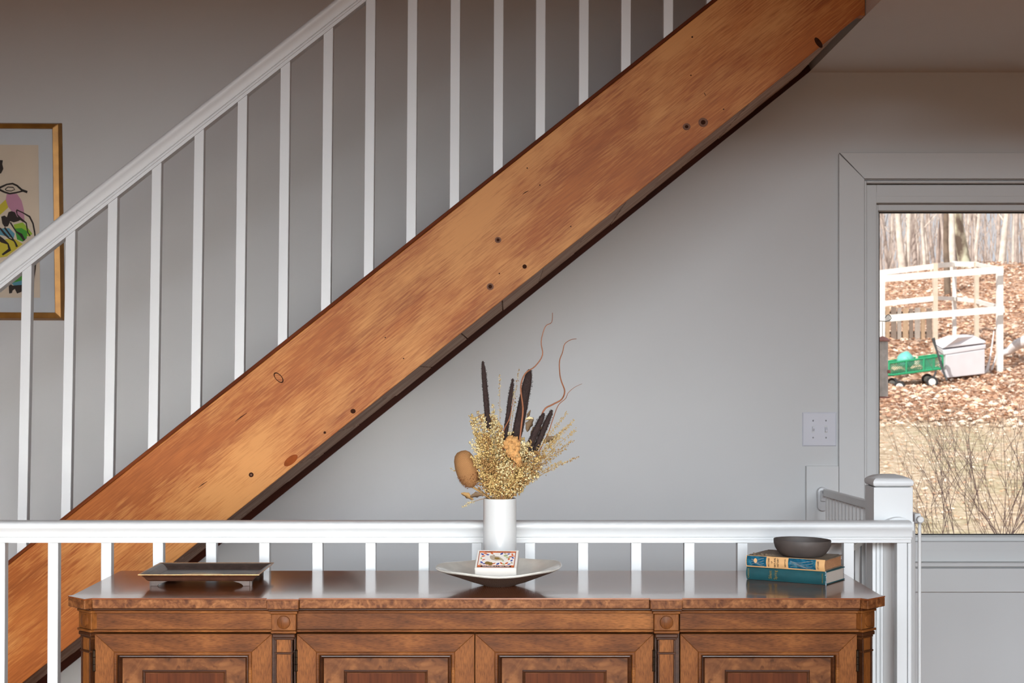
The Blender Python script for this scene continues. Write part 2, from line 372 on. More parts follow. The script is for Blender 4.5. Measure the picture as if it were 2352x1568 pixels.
# window opening in the back wall
ox0, ox1 = PX(1985, WY), PX(2790, WY); oz0, oz1 = PZ(1300, WY), PZ(414, WY)
b = MB()
b.box(XL, ox0, WY, WY+.16, -.2, TOPZ); b.box(ox1, XR, WY, WY+.16, -.2, TOPZ)
b.box(ox0, ox1, WY, WY+.16, -.2, oz0); b.box(ox0, ox1, WY, WY+.16, oz1, TOPZ)
struct(b.build('wall_back', M['wall']))
struct(MB().box(XL-.15, XL, YB-.15, WY+.16, -.2, TOPZ).build('wall_left', M['room']))
struct(MB().box(XR, XR+.15, YB-.15, WY+.16, -.2, TOPZ).build('wall_right', M['room']))
b = MB(); gx0, gx1, gz0, gz1 = -2.4, 3.2, .12, 3.27
b.box(XL, gx0, YB-.15, YB, -.2, TOPZ); b.box(gx1, XR, YB-.15, YB, -.2, TOPZ)
b.box(gx0, gx1, YB-.15, YB, -.2, gz0); b.box(gx0, gx1, YB-.15, YB, gz1, TOPZ)
struct(b.build('wall_front', M['room']))
struct(MB().box(XL, XR, YB, WY, -.2, 0).build('floor', M['floor']))
cx_edge = 1.170                # edge of the stairwell opening in the ceiling
struct(MB().box(cx_edge, XR, 3.4, WY, CZ, CZ+.30).build('ceiling', M['ceiling']))
struct(MB().box(XL-.15, XR+.15, YB-2.4, WY+.5, TOPZ, TOPZ+.15).build('ceiling_upper', M['room']))  # unseen; overhang past the rear wall added to keep sun out
# rear glazing behind the camera: mullions
wf = empty('window_2', (0, YB-.07, gz0), kind='structure')
for k in range(5):
    x = gx0+(gx1-gx0)*k/4
    MB().box(x-.03, x+.03, YB-.12, YB-.04, gz0, gz1).build('window_frame', M['white'], wf, bevel=.003)
# ---- window_1
W1 = empty('window_1', ((ox0+ox1)/2, WY, oz0), kind='structure')
y0c, y1c = WY-.02, WY
c_l, c_r = PX(1925, WY), PX(2850, WY); c_t, c_b = PZ(352, WY), PZ(1357, WY)
i_l, i_r, i_t, i_b = PX(1983, WY), PX(2792, WY), PZ(412, WY), PZ(1303, WY)
g = .0009
def casing(poly): return MB().prism(poly, y0c, y1c).build('casing_board', M['trim'], W1, bevel=.0016)
casing([(c_l,c_b),(c_l,c_t-.004),(i_l,i_t-g),(i_l,i_b)])
casing([(c_l+.002,c_t),(c_r,c_t),(i_r,i_t),(i_l,i_t+g)])
casing([(c_r,c_b),(c_r,c_t-g),(i_r,i_t-g),(i_r,i_b)])
casing([(c_l+.002,c_b-g),(i_l,i_b-g),(i_r,i_b-g),(c_r,c_b-g)])
def ring(name, x0, x1, z0, z1, t, ya, yb, mat=None, bev=.002):
    b = MB(); b.box(x0, x0+t, ya, yb, z0, z1); b.box(x1-t, x1, ya, yb, z0, z1)
    b.box(x0+t, x1-t, ya, yb, z1-t, z1); b.box(x0+t, x1-t, ya, yb, z0, z0+t)
    return b.build(name, mat or M['trim'], W1, bevel=bev)
ring('window_frame', PX(1984,WY), PX(2791,WY), PZ(1297,WY), PZ(416,WY), .008, WY-.014, WY+.12)
ring('window_frame', PX(1984,WY)+.008, PX(2791,WY)-.008, PZ(1291,WY), PZ(423,WY), .046, WY+.018, WY+.10)
MB().box(PX(1984,WY)+.006, PX(2791,WY)-.006, WY-.022, WY+.02, PZ(1300,WY), PZ(1291,WY)).build('window_sill', M['trim'], W1, bevel=.003)
wf0, wf1 = PX(1984,WY)+.02, PX(2791,WY)-.02
MB().box(wf0, wf1, WY+.0185, WY+.10, PZ(465.5,WY+.02), PZ(440,WY)).build('window_frame', M['trim'], W1, bevel=.002)
MB().box(wf0, wf1, WY+.0185, WY+.10, PZ(1280,WY), PZ(1244,WY+.02)).build('window_frame', M['trim'], W1, bevel=.002)
sx0, sx1 = PX(2003,WY+.05), PX(2766,WY+.05); sz0, sz1 = PZ(1248,WY+.05), PZ(468,WY+.05)
ring('sash', sx0, sx1, sz0, sz1, .0255, WY+.055, WY+.095, M['trim'])
gxa, gxb, gza, gzb = PX(2020.5,WY+.1), PX(2752,WY+.1), PZ(1226,WY+.1), PZ(489.5,WY+.1)
ring('sash', sx0-.01, sx1+.01, gza-.034, gzb+.04, .012, WY+.098, WY+.12, M['trim'])
b = MB(); e = .004
for bx in ((gxa-.008, gxa-.001), (gxb, gxb+.006)): b.box(bx[0], bx[1], WY+.096, WY+.104, gza, gzb)
b.box(gxa-.01, gxb+.01, WY+.0955, WY+.104, gzb-.001, gzb+e); b.box(gxa-.01, gxb+.01, WY+.0955, WY+.104, gza-e, gza+.001)
b.build('glazing_gasket', M['black'], W1)
b = MB(); b.box(sx0+.01, gxa-.006, WY+.09, WY+.12, gza-.03, gzb+.03); b.box(sx0, sx1, WY+.09, WY+.12, gzb+e, gzb+.05); b.box(sx0, sx1, WY+.09, WY+.12, gza-.06, gza-e)
b.build('glazing_bead', M['trim'], W1)
MB().box(gxa-.02, gxb+.02, WY+.106, WY+.110, gza-.02, gzb+.02).build('window_pane', M['glass'], W1)
# raised board on the wall beside the casing
struct(MB().box(PX(1850,WY), PX(1924,WY), WY-.02, WY, .0, PZ(1070,WY-.02)).build('trim_1', M['trim'], bevel=.001))
struct(MB().box(XL, c_l-.1, WY-.015, WY, 0, .08).build('baseboard_back', M['white'], bevel=.003))

# ================================================================== STAIRCASE
YS0, YS1, YS2 = 5.13, 5.175, 6.055
sl = .797; ang = math.atan(sl)
Z2 = CZ+.30
def top_x(z, Y=YS0): # x of stringer top edge at height z
    y = HY+(EYE-z)*F/YS0; return PX(140+(1190-y)/.7965, YS0)
def bot_x(z):
    y = HY+(EYE-z)*F/YS0; return PX(525+(1190-y)/.797, YS0)
def wall_bot_x(z):
    y = HY+(EYE-z)*F/YS2; return PX(580+(1190-y)/.802, YS2)
O = P(600, 960, YS0)
SF = Matrix(((math.cos(ang),0,-math.sin(ang),O.x),(0,1,0,O.y),(math.sin(ang),0,math.cos(ang),O.z),(0,0,0,1)))
ST = empty('staircase', (bot_x(0)-.2, 5.6, 0), 'open pine staircase with a wide worn orange stringer rising to the right', 'staircase')
cap = .016
NS = MB().prism([(top_x(0)+cap/sl*1.02,0),(top_x(Z2)+cap/sl*1.02,Z2),(cx_edge-.002,Z2),(cx_edge-.002,CZ-.0),(min(bot_x(CZ),cx_edge-.003),CZ),(bot_x(0),0)], YS0, YS1).build('stringer', M['pine'], ST, frame=SF, bevel=.002)
NS['label'] = 'wide worn orange pine stringer with knots'
MB().prism([(top_x(0),0),(top_x(Z2),Z2),(top_x(Z2)+cap/sl,Z2),(top_x(0)+cap/sl,0)], YS0+.0035, YS1).build('stringer_cap', M['pine_edge'], ST, frame=SF, bevel=.003)
MB().prism([(top_x(0)+.05,0),(top_x(Z2)+.05,Z2),(wall_bot_x(CZ)+.0,CZ),(wall_bot_x(0),0)], YS2, WY-.002).build('wall_stringer', M['wallstringer'], ST, frame=SF)
# soffit boards across the underside
ca, sa = math.cos(ang), math.sin(ang)
bp = Vector((bot_x(0), 0, 0)); Lb = Z2/sa; bw = 97*YS0/F/ca
k = 0; s0 = -.02; off = (PX(1155, YS0)-bot_x(0))/ca
s0 = off - math.floor(off/bw)*bw - bw
while s0 < CZ/sa-.02:
    a_, b_ = max(s0, 0.02)+.0018, min(s0+bw, CZ/sa-.03)-.0018
    if b_ > a_:
        dz = .001*(k % 3)
        pts = []
        for (s_, h_) in ((a_,.002+dz),(b_,.002+dz),(b_,.018),(a_,.018)):
            pts.append((bp.x+s_*ca-h_*sa, s_*sa+h_*ca))
        MB().prism(pts, YS1, YS2).build('soffit_board', M['soffit'], ST, frame=SF@Matrix.Translation((k*.37, 0, 0)), bevel=.0015)
    s0 += bw; k += 1
pts = [(bp.x+s_*ca-h_*sa, s_*sa+h_*ca) for s_, h_ in ((.05,.0185),(CZ/sa-.05,.0185),(CZ/sa-.05,.024),(.05,.024))]
MB().prism(pts, YS1+.001, YS2-.001).build('soffit_backing', M['wallstringer'], ST)
# treads and risers
nt_ = 14; rise = Z2/nt_
for k in range(nt_-1):
    z = rise*(k+1); x = top_x(z+.06); run = rise/sl
    MB().box(x-.02, x+run+.012, YS1+.001, YS2-.001, z-.03, z).build('tread', M['floor'], ST, bevel=.003)
    MB().box(x, x+.018, YS1+.001, YS2-.001, z-rise+.0, z-.031).build('riser', M['white'], ST)
# knots and checks let into the stringer face
def knot(px, py, rx, rz, mat, rot=0, depth=.0012, core=None):
    c = P(px, py, YS0); n = 18; poly = []
    for i in range(n):
        a = 2*math.pi*i/n; u, v = rx*math.cos(a), rz*math.sin(a)
        poly.append((c.x+(u*math.cos(rot)-v*math.sin(rot))*YS0/F, c.z+(u*math.sin(rot)+v*math.cos(rot))*YS0/F))
    MB().prism(poly, YS0-depth, YS0+.001).build('knot', mat, NS)
    if core: knot(px, py, rx*core[1], rz*core[1], core[0], rot, depth+.0008)
K, KC = M['knot'], M['knot_core']
knot(640, 867, 15, 7.5, K, R(-48), core=(M['pine'], .78))
knot(1144, 551, 7.5, 7, KC, 0, core=(K, .5)); knot(1126, 658, 8, 8, KC, .3, core=(K, .55)); knot(1205, 612, 5, 5, K)
knot(811, 944, 6, 5.5, K); knot(746, 993, 3, 3, K); knot(577, 1090, 5.5, 5.5, K, core=(KC, .45))
knot(1577, 291, 9, 8, KC, core=(K, .45)); knot(1615, 281, 11, 10.5, KC, core=(K, .5)); knot(1880, 98, 14, 6, K, R(-55))
knot(668, 1057, 19, 9, M['knot_red'], R(39)); knot(1590, 85, 2, 2, K)
for px, py in ((1240,425),(1211,386),(1311,520),(1662,251),(1587,173),(927,823),(1147,628),(885,775)): knot(px, py, 1.6, 1.6, K)
for (x0, y0, x1, y1) in ((540,968,567,948),(455,1120,476,1105),(1200,446,1214,438),(1617,213,1621,220)):
    c0, c1 = P(x0, y0, YS0), P(x1, y1, YS0)
    MB().tube([c0, (c0+c1)/2+Vector((0,0,.001)), c1], [.0006,.0016,.0006], 5).build('knot', K, NS)

# ---- rails: one profile for both railings
PROF_H = [(.021,0),(.021,.009),(.0245,.0095),(.0245,.0145),(.0225,.016),(.026,.0175),(.0265,.024),(.0285,.033),(.0325,.040),(.036,.0445),(.0365,.050),(.0345,.0555),(.029,.0595),(.019,.062),(.008,.063)]
PROF = PROF_H + [(-a, b_) for a, b_ in reversed(PROF_H)]
SR = empty('stair_railing', (top_x(.3), 5.155, .3), 'white painted slanting balustrade on top of the pine stair stringer', 'railing')
yc = 5.155; yf = yc-.036
def hr_top(x): return 600-.787*x
xa, xb = -420, 1862
pa, pb = P(xa, hr_top(xa)+60, yf), P(xb, hr_top(xb)+60, yf); pa.y = pb.y = yc
d = (pb-pa).normalized(); up = Vector((-d.z, 0, d.x))
thick = 60*yf/F*d.x; prof_s = [(-a, b_*thick/.063) for a, b_ in PROF]
MB().sweep(prof_s, [pa, pb], Vector((0,1,0)), up, True).build('handrail', M['white'], SR)
bal = [(-140,1300),(-40,1290)]
mids = [(60,700),(159,700),(255,700),(355,700),(452,700),(551,700),(649.5,700),(748,700),(846.5,600),(944.5,450),(1044,400),(1144,350),(1241,300),(1340.5,200),(1437.5,150),(1535,50),(1634,0),(1732,-60)]
def stair_bal(px, py):
    s_ = max(.004, .019-.0000135*(px-52))
    hw = .0163
    def xat(y): return px+(py-y)*s_
    # top: meet the rail underside; bottom: stringer top edge
    yt = hr_top(px)+60; 
    for _ in range(3): yt = hr_top(xat(yt))+60
    yb = 1190-.7965*(px-140)
    for _ in range(3): yb = 1190-.7965*(xat(yb)-140)
    T, B_ = P(xat(yt), yt, yf+.02), P(xat(yb), yb, yf+.02)
    z0 = B_.z; z1 = T.z+.0
    vs = []
    for yy in (yc-hw, yc+hw):
        vs += [(B_.x-hw*.97, yy, z0-hw*sl-.004), (B_.x+hw*.97, yy, z0+hw*sl-.004), (T.x+hw*.97, yy, z1+hw*.787+.002), (T.x-hw*.97, yy, z1-hw*.787+.002)]
    MB().add(vs, [(0,1,2,3),(7,6,5,4),(0,4,5,1),(1,5,6,2),(2,6,7,3),(3,7,4,0)]).build('baluster', M['white'], SR, bevel=.0012, segs=1)
for q in [(-38,700),(-136,700)]+mids: stair_bal(*q)

# ---- front landing railing
LR = empty('landing_railing', (0, 4.2, 0), 'long level white railing behind the sideboard with square balusters', 'railing')
ry = 4.201; rz0 = PZ(1247, 4.17); rz1 = PZ(1196, 4.185); xr_end = PX(2096, 4.165)
s_h = (rz1-rz0)/.063
pr = [(-a, b_*s_h) for a, b_ in PROF]
MB().sweep(pr, [Vector((-2.6, ry, rz0)), Vector((xr_end-.004, ry, rz0)), Vector((xr_end, ry, rz0))], Vector((0,1,0)), Vector((0,0,1)), True).build('handrail', M['white'], LR)
bl0 = MB().box(-.0137, .0137, -.015, .015, 0.08, rz0).build('baluster', M['white'], LR, bevel=.0012, segs=1, frame=Matrix.Identity(4))
for k in range(22):
    x = PX(2072-122.1*k, 4.186); o = bl0 if k == 0 else bl0.copy()
    if k: C.objects.link(o)
    fm = Matrix.Translation((x, ry, 0)); place(o, fm, LR)
    if k > 14: o.matrix_basis = o.matrix_basis @ Matrix.Rotation(R(.25), 4, 'Y')
MB().box(-2.6, xr_end, ry-.02, ry+.02, .04, .085).build('bottom_rail', M['white'], LR, bevel=.002)
MB().box(PX(2085,4.19), PX(2094,4.19), ry-.012, ry+.02, 0, rz0).build('edge_strip', M['white'], LR, bevel=.003)
MB().box(PX(2083,4.2), PX(2089,4.2), ry-.006, ry+.02, 0, rz0).build('edge_strip', M['white'], LR, bevel=.002)
# newel
nx0, nx1, ny = PX(2007, 4.25), PX(2097, 4.25), 4.25
nzt = PZ(1119, 4.25); nh = (nx1-nx0)/2; ncx = (nx0+nx1)/2
NW = MB().box(nx0, nx1, ny, ny+2*nh, rz0+.006, nzt).build('newel_post', M['white'], LR, bevel=.0016)
cap_l = [(.8,0),(.86,.002),(.97,.004),(1.01,.007),(1.03,.011),(1.03,.0145),(1.0,.0185),(.93,.022),(.82,.0255),(.66,.029),(.46,.0315),(.24,.0328),(.02,.0333)]
capo = MB().loft_sq([(h*nh, z*1.03) for h, z in cap_l], (ncx, ny+nh, nzt-.001)).build('newel_cap', M['white'], NW)
for p in capo.data.polygons: p.use_smooth = True
capo.data.set_sharp_from_angle(angle=R(42))
# lower shaft: a moulded board stood upright
vp = [(nx0+b_*1.0, a) for a, b_ in [(-.02,0),(-.02,.008),(-.026,.010),(-.026,.016),(-.023,.018),(-.029,.021),(-.029,.026),(-.024,.030),(-.016,.04),(-.008,.05),(-.004,.058)]]
vs = [(x, ny+.035+a, z) for z in (0, rz0-.021) for x, a in vp] ; n = len(vp)
vs2 = [(nx0, ny+.08, 0),(nx0+.1, ny+.08, 0),(nx0, ny+.08, rz0-.021),(nx0+.1, ny+.08, rz0-.021)]
fs = [(i, i+1, i+1+n, i+n) for i in range(n-1)]
poly = [(x, ny+.035+a) for x, a in vp]+[(nx0+.095, ny+.031),(nx0+.095, ny+.09),(nx0, ny+.09)]
def vprism(poly, z0, z1):
    n = len(poly); b = MB(); b.add([(x,y,z0) for x,y in poly]+[(x,y,z1) for x,y in poly], [(i,(i+1)%n,(i+1)%n+n,i+n) for i in range(n)]+[tuple(range(n))[::-1], tuple(range(n,2*n))]); return b
vprism(poly, 0, rz0+.0055).build('newel_shaft', M['white'], LR)
# rounded return of the rail on the newel face
arc = [(PX(2028,4.245)+ (PX(2095,4.245)-PX(2028,4.245))*t, rz1-.006+.0115*math.sin(math.pi*min(1, t*1.02))) for t in [i/12 for i in range(13)]]
MB().prism(arc+[(arc[-1][0], rz1-.03),(arc[0][0], rz1-.03)], 4.225, 4.252, True).build('rail_return', M['white'], LR)

# ---- lower stair railing going down behind the newel
BR = empty('cellar_stair_railing', (.75, 4.42, 0), 'white railing sloping down to the left behind the newel post', 'railing')
pA, pB = Vector((PX(2003,4.42), 4.42, PZ(1232,4.42))), Vector((PX(1600,4.42), 4.42, PZ(1232+270,4.42)))
d = (pA-pB).normalized(); up = Vector((-d.z,0,d.x))
MB().sweep([(-a, b_*.9) for a, b_ in PROF], [pB, pA], Vector((0,1,0)), up, True).build('handrail', M['white'], BR)
MB().tube([pA+Vector((-.02,0,.02)), pA+Vector((0,0,.035)), pA+Vector((.004,0,.01))], [.014,.022,.012], 10).build('handrail_end', M['white'], BR)
for k in range(21):
    x = PX(1998,4.42)-k*.019
    z = pA.z+(x-pA.x)*(d.z/d.x)
    MB().box(x-.0055, x+.0055, 4.412, 4.432, .0, z+.004).build('baluster', M['trim'], BR)  # white paint too; the darker trim colour stands in for their shade

# ---- safety gate
GT = empty('safety_gate', (1.15, 5.0, 0), 'pale child safety gate of thin vertical bars between newel post and back wall', 'gate')
gA = P(1896, 1131, 6.02); gB = P(2113, 1192, 4.33)
dg = (gB-gA); 
def gp(t, dz=0): q = gA+dg*t; return Vector((q.x, q.y, q.z+dz))
sd = Vector((dg.y, -dg.x, 0)).normalized()
MB().sweep([(-.009,-.014),(.009,-.014),(.009,.014),(-.009,.014)], [gp(0), gp(.985)], sd, Vector((0,0,1))).build('top_rail', M['gate'], GT, bevel=.003)
gt0 = Vector((gA.x, gA.y, .12)); gt1 = Vector((gB.x, gB.y, .12))
MB().sweep([(-.009,-.012),(.009,-.012),(.009,.012),(-.009,.012)], [gt0, gt1], sd, Vector((0,0,1))).build('bottom_rail', M['gate'], GT, bevel=.003)
for k in range(22):
    t = .03+k*.0435; q = gp(t)
    MB().tube([Vector((q.x,q.y,.12)), Vector((q.x,q.y,q.z-.012))], .0075, 8).build('gate_bar', M['gate'], GT)
MB().tube([Vector((gB.x-.001, gB.y-.0, .1)), Vector((gB.x-.001, gB.y, gB.z-.004))], .0048, 10).build('gate_post', M['gate'], GT)
kx = P(2114, 1193, 4.30)
MB().lathe([(0,0),(.0085,.0),(.0093,.002),(.0093,.016),(.007,.018),(0,.018)], (0,0,0), 20).build('end_knob', M['gate'], GT, frame=Matrix.Identity(4))
o = [c for c in GT.children if c.name.startswith('end_knob')][0]
place(o, Matrix.Translation(kx+Vector((0,.012,0)))@Matrix.Rotation(R(90), 4, 'X'), GT)
hc = P(1890, 1146, 6.055); hb = MB()
for (w_, y0_, y1_) in ((.020, WY-.045, WY-.021),):
    poly = []
    for i in range(20):
        a = 2*math.pi*i/20; poly.append((hc.x+w_*math.cos(a), hc.z+w_*math.sin(a)+(.026 if math.sin(a) >= 0 else -.026)))
    hb.prism(poly, y0_, y1_, True)
hs = hb.build('hinge_housing', M['plastic_grey'], GT, bevel=.004)
MB().box(hc.x-.010, hc.x+.012, WY-.056, WY-.045, hc.z-.008, hc.z+.034).build('latch_block', M['plastic_grey'], hs, bevel=.003)
MB().tube([(hc.x+.0, WY-.06, gA.z), (gA.x+.006, gA.y, gA.z)], .006, 8).build('hinge_pin', M['screw'], GT)

# ---- light switch
LS = empty('light_switch', (PX(1882,WY), WY, PZ(1024,WY)), 'glossy white double toggle light switch plate beside the window casing', 'switch')
x0, x1, z0, z1 = PX(1842.5,WY), PX(1921,WY), PZ(1024.5,WY), PZ(946.5,WY)
lev = [((x0,x1,z0,z1),0),((x0,x1,z0,z1),-.002),((x0+.004,x1-.004,z0+.004,z1-.004),-.006)]
vs = []
for (a,b_,c_,d_), y in lev: vs += [(a,WY+y,c_),(b_,WY+y,c_),(b_,WY+y,d_),(a,WY+y,d_)]
MB().add(vs, [(i*4+j, i*4+(j+1)%4, (i+1)*4+(j+1)%4, (i+1)*4+j) for i in range(2) for j in range(4)]+[(8,9,10,11)]).build('cover_plate', M['plastic'], LS, bevel=.001)
for px, upd in ((1867,1),(1896.5,-1)):
    x = PX(px,WY); zc = PZ(985,WY)
    MB().box(x-.0055, x+.0055, WY-.0075, WY-.005, zc-.014, zc+.014).build('toggle_slot', M['plastic_grey'], LS, bevel=.0008)
    v = [(x-.0042,WY-.006,zc-.010),(x+.0042,WY-.006,zc-.010),(x+.0042,WY-.006,zc+.010),(x-.0042,WY-.006,zc+.010),
         (x-.0036,WY-.019,zc+upd*.006-.004),(x+.0036,WY-.019,zc+upd*.006-.004),(x+.0036,WY-.019,zc+upd*.006+.004),(x-.0036,WY-.019,zc+upd*.006+.004)]
    MB().add(v, [(0,1,5,4),(1,2,6,5),(2,3,7,6),(3,0,4,7),(4,5,6,7)]).build('toggle', M['plastic'], LS, bevel=.0006)
    for py in (965.5, 1004.5):
        MB().blob((x, WY-.0062, PZ(py,WY)), (.0032,.0016,.0032), 10, 6).build('screw', M['screw'], LS)

# ---- framed print on the back wall
def poly_obj(name, pts, y0, y1, mat, par): return MB().prism(pts, y0, y1).build(name, mat, par)
Yp = WY-.03
FR = empty('framed_print', (PX(-30,WY), WY, PZ(735,WY)), 'gold framed abstract line-drawn print with coloured patches on the back wall', 'picture')
def FP(px, py): return (PX(px, Yp), PZ(py, Yp))
o4 = [FP(-210,734), FP(145,735.5), FP(138.5,280), FP(-215,278)]
i4 = [FP(-190,716), FP(126,717.5), FP(120,295), FP(-195,293)]
for k in range(4):
    j = (k+1) % 4
    q = [o4[k], o4[j], i4[j], i4[k]]
    vs = [(x, Yp, z) for x, z in q]+[(x, WY-.002, z) for x, z in q]
    for h in (0, 1): x, _, z = vs[h]; vs[h] = (x+(i4[(k, j)[h]][0]-x)*.28, Yp+.004, z+(i4[(k, j)[h]][1]-z)*.28)
    MB().add(vs, [(0,1,2,3),(7,6,5,4),(0,4,5,1),(1,5,6,2),(2,6,7,3),(3,7,4,0)]).build('frame_bar', M['gold'], FR, bevel=.0015)
poly_obj('mat_board', [FP(-190,718), FP(128,719), FP(121,293), FP(-195,291)], WY-.018, WY-.012, M['mat_board'], FR)
s4 = [(-150,683),(92,683.5),(88,333),(-154,331)]
SH = poly_obj('print_sheet', [(PX(a, WY-.019), PZ(b_, WY-.019)) for a, b_ in s4], WY-.0195, WY-.018, M['sheet'], FR)
ay = [WY-.0198]
def art(mat, pts, yoff=0):
    ay[0] -= .00015
    poly_obj('printed_shape', [(PX(a/3.827, ay[0]), PZ(330+b_/3.824, ay[0])) for a, b_ in pts], ay[0], ay[0]+.0002, M[mat], SH)
def stroke(pts, wds, mat='a_black'):
    ay[0] -= .00015; L = []; Rr = []
    for i, p in enumerate(pts):
        q0 = Vector(pts[max(0,i-1)]+(0,)); q1 = Vector(pts[min(len(pts)-1,i+1)]+(0,)); t = (q1-q0).normalized()
        w_ = wds if not hasattr(wds, '__len__') else wds[i]
        L.append((p[0]-t.y*w_/2, p[1]+t.x*w_/2)); Rr.append((p[0]+t.y*w_/2, p[1]-t.x*w_/2))
    b = MB()
    vs = [(PX(a/3.827, ay[0]), ay[0], PZ(330+c/3.824, ay[0])) for a, c in L+Rr]; n = len(L)
    b.add(vs, [(i,i+1,i+1+n,i+n) for i in range(n-1)]); b.build('printed_line', M[mat], SH)
art('a_pink', [(60,440),(150,440),(190,500),(210,580),(215,670),(200,690),(150,640),(100,590),(60,540),(50,490)])
art('a_yellow', [(-60,560),(0,535),(50,490),(72,560),(0,625),(-60,640)])
art('a_blue', [(-60,750),(0,745),(80,740),(130,790),(120,830),(0,800),(-60,810)])
art('a_lime', [(120,710),(200,690),(245,740),(285,790),(260,815),(180,800),(130,750)])
art('a_green', [(130,745),(190,740),(240,770),(235,830),(200,860),(150,840)])
art('a_yellow', [(-60,860),(0,860),(60,835),(140,840),(200,880),(150,920),(60,990),(0,1000),(-60,1000)])
art('a_lime', [(60,1000),(150,960),(170,1030),(100,1060)])
art('a_green', [(80,1220),(130,1170),(190,1130),(240,1120),(230,1200),(130,1240)])
art('a_blue', [(100,1225),(190,1200),(230,1200),(185,1250),(130,1250)])
art('a_black', [(10,640),(40,630),(60,645),(75,600),(100,592),(130,600),(150,640),(185,665),(160,680),(120,690),(90,680),(70,725),(40,730),(20,700)])
art('a_black', [(75,1215),(110,1245),(180,1240),(230,1240),(188,1300),(150,1315),(130,1275),(110,1290),(105,1310),(80,1315)])
art('a_black', [(-30,140),(25,145),(20,180),(30,220),(10,260),(-30,270)])
stroke([(-60,390),(0,385),(60,357),(110,350),(150,368),(190,405),(240,425)], [16,20,14,16,16,18,22])
stroke([(-60,410),(0,405),(40,425),(85,438),(140,430),(200,415),(240,425)], [16,20,16,14,14,14,20])
stroke([(45,400),(70,380),(115,382),(130,402),(100,415),(60,412),(45,400)], 8)
stroke([(145,580),(200,605),(260,640),(290,700),(305,780)], [10,10,16,14,14])
stroke([(145,585),(150,620),(180,660),(230,695),(245,780),(265,810)], [12,8,22,12,10,10])
stroke([(90,690),(140,770),(185,800),(215,850)], [14,12,26,20]); stroke([(40,735),(110,830),(135,870),(150,905)], [16,12,14,20])
stroke([(0,740),(40,790),(80,830),(120,850)], [14,20,12,12]); stroke([(-20,820),(20,850),(70,880),(85,930),(20,975)], [40,40,14,30,16])
stroke([(312,1035),(309,1100),(300,1180)], [14,12,4]); stroke([(305,780),(316,900),(315,1035)], 13)
poly_obj('picture_glass', [FP(-190,716.5), FP(126,718), FP(120,294), FP(-195,292.5)], WY-.0255, WY-.0235, M['glass'], FR)

# ================================================================== SIDEBOARD
SZ = .802; SY = 3.627; scx = -.0725; hwid = .9455; syb = 4.13
def mirror(x): return 2*scx-x
SB = empty('sideboard', (scx, 3.9, 0), 'carved walnut four-door sideboard with burl panels and a polished top', 'sideboard')
def sz(y, Y=3.64): return PZ(y, Y)
# top slab outline with blocks
bw_ = .074/2; q = .7071
def slab_outline(inset, yin):
    """plan outline, left half, mirrored"""
    L = []
    xs = scx-hwid+inset
    L.append((xs, syb-.0)); L.append((xs, 3.677+inset*.3))
    L.append((scx-.895, SY+yin))
    return L
fy = SY
left = [(scx-hwid, syb), (scx-hwid, 3.680),
        (-1.0257, 3.663), (-.9733, 3.611), (-.960, SY-.001)]
mid = []
for pc in (648.5, 1530.5):
    xc = PX(pc, 3.613)
    mid += [(xc-bw_, SY), (xc-bw_, 3.613), (xc+bw_, 3.613), (xc+bw_, SY)]
outline = left+mid+[(mirror(x), y) for x, y in reversed(left)]
zt0 = sz(1397, 3.627)
tp = vprism(outline, SZ-.0035, SZ).build('top', M['wood_top'], SB)
# burl veneered edge pieces
def edge_piece(x0, y0, x1, y1, mat, th=.012):
    d_ = Vector((x1-x0, y1-y0, 0)); L_ = d_.length; d_.normalize(); n_ = Vector((-d_.y, d_.x, 0))
    pl = [(x0,y0),(x1,y1),(x1+n_.x*th+ -d_.x*th*0, y1+n_.y*th),(x0+n_.x*th, y0+n_.y*th)]
    return vprism(pl, zt0, SZ-.0035).build('edge_band', mat, SB, bevel=.0012, segs=1)
seq = outline[1:-1]
def blk(pl): vprism(pl, zt0, SZ-.0035).build('top_block', M['burl_edge'], SB, bevel=.0014, segs=1)
for pc in (648.5, 1530.5):
    xc = PX(pc, 3.613); blk([(xc-bw_, SY+.006), (xc-bw_, 3.613), (xc+bw_, 3.613), (xc+bw_, SY+.006)])
cbl = [(-1.0257,3.663),(-.9733,3.611),(-.9593,3.625),(-.962,3.640),(-1.0,3.685),(-1.0117,3.677)]
blk(cbl); blk([(mirror(x), y) for x, y in reversed(cbl)])
xl_ = -.9600; xs_ = [xl_, PX(648.5,3.613)-bw_-.0004, PX(648.5,3.613)+bw_+.0004, PX(1530.5,3.613)-bw_-.0004, PX(1530.5,3.613)+bw_+.0004, mirror(xl_)]
for k in (0, 2, 4): edge_piece(xs_[k], SY, xs_[k+1], SY, M['burl_edge'])
for sx in (-1, 1):
    x = scx+sx*hwid; vprism([(x,3.68),(x,syb),(x-sx*.012,syb),(x-sx*.012,3.68)], zt0, SZ-.0035).build('edge_band', M['burl_edge'], SB)
vprism([(scx-hwid+.01, 3.69),(scx-.89,3.637),(scx+.89,3.637),(scx+hwid-.01,3.69),(scx+hwid-.01,syb-.005),(scx-hwid+.01,syb-.005)], zt0+.0005, SZ-.0036).build('top_core', M['wood_dark'], SB)
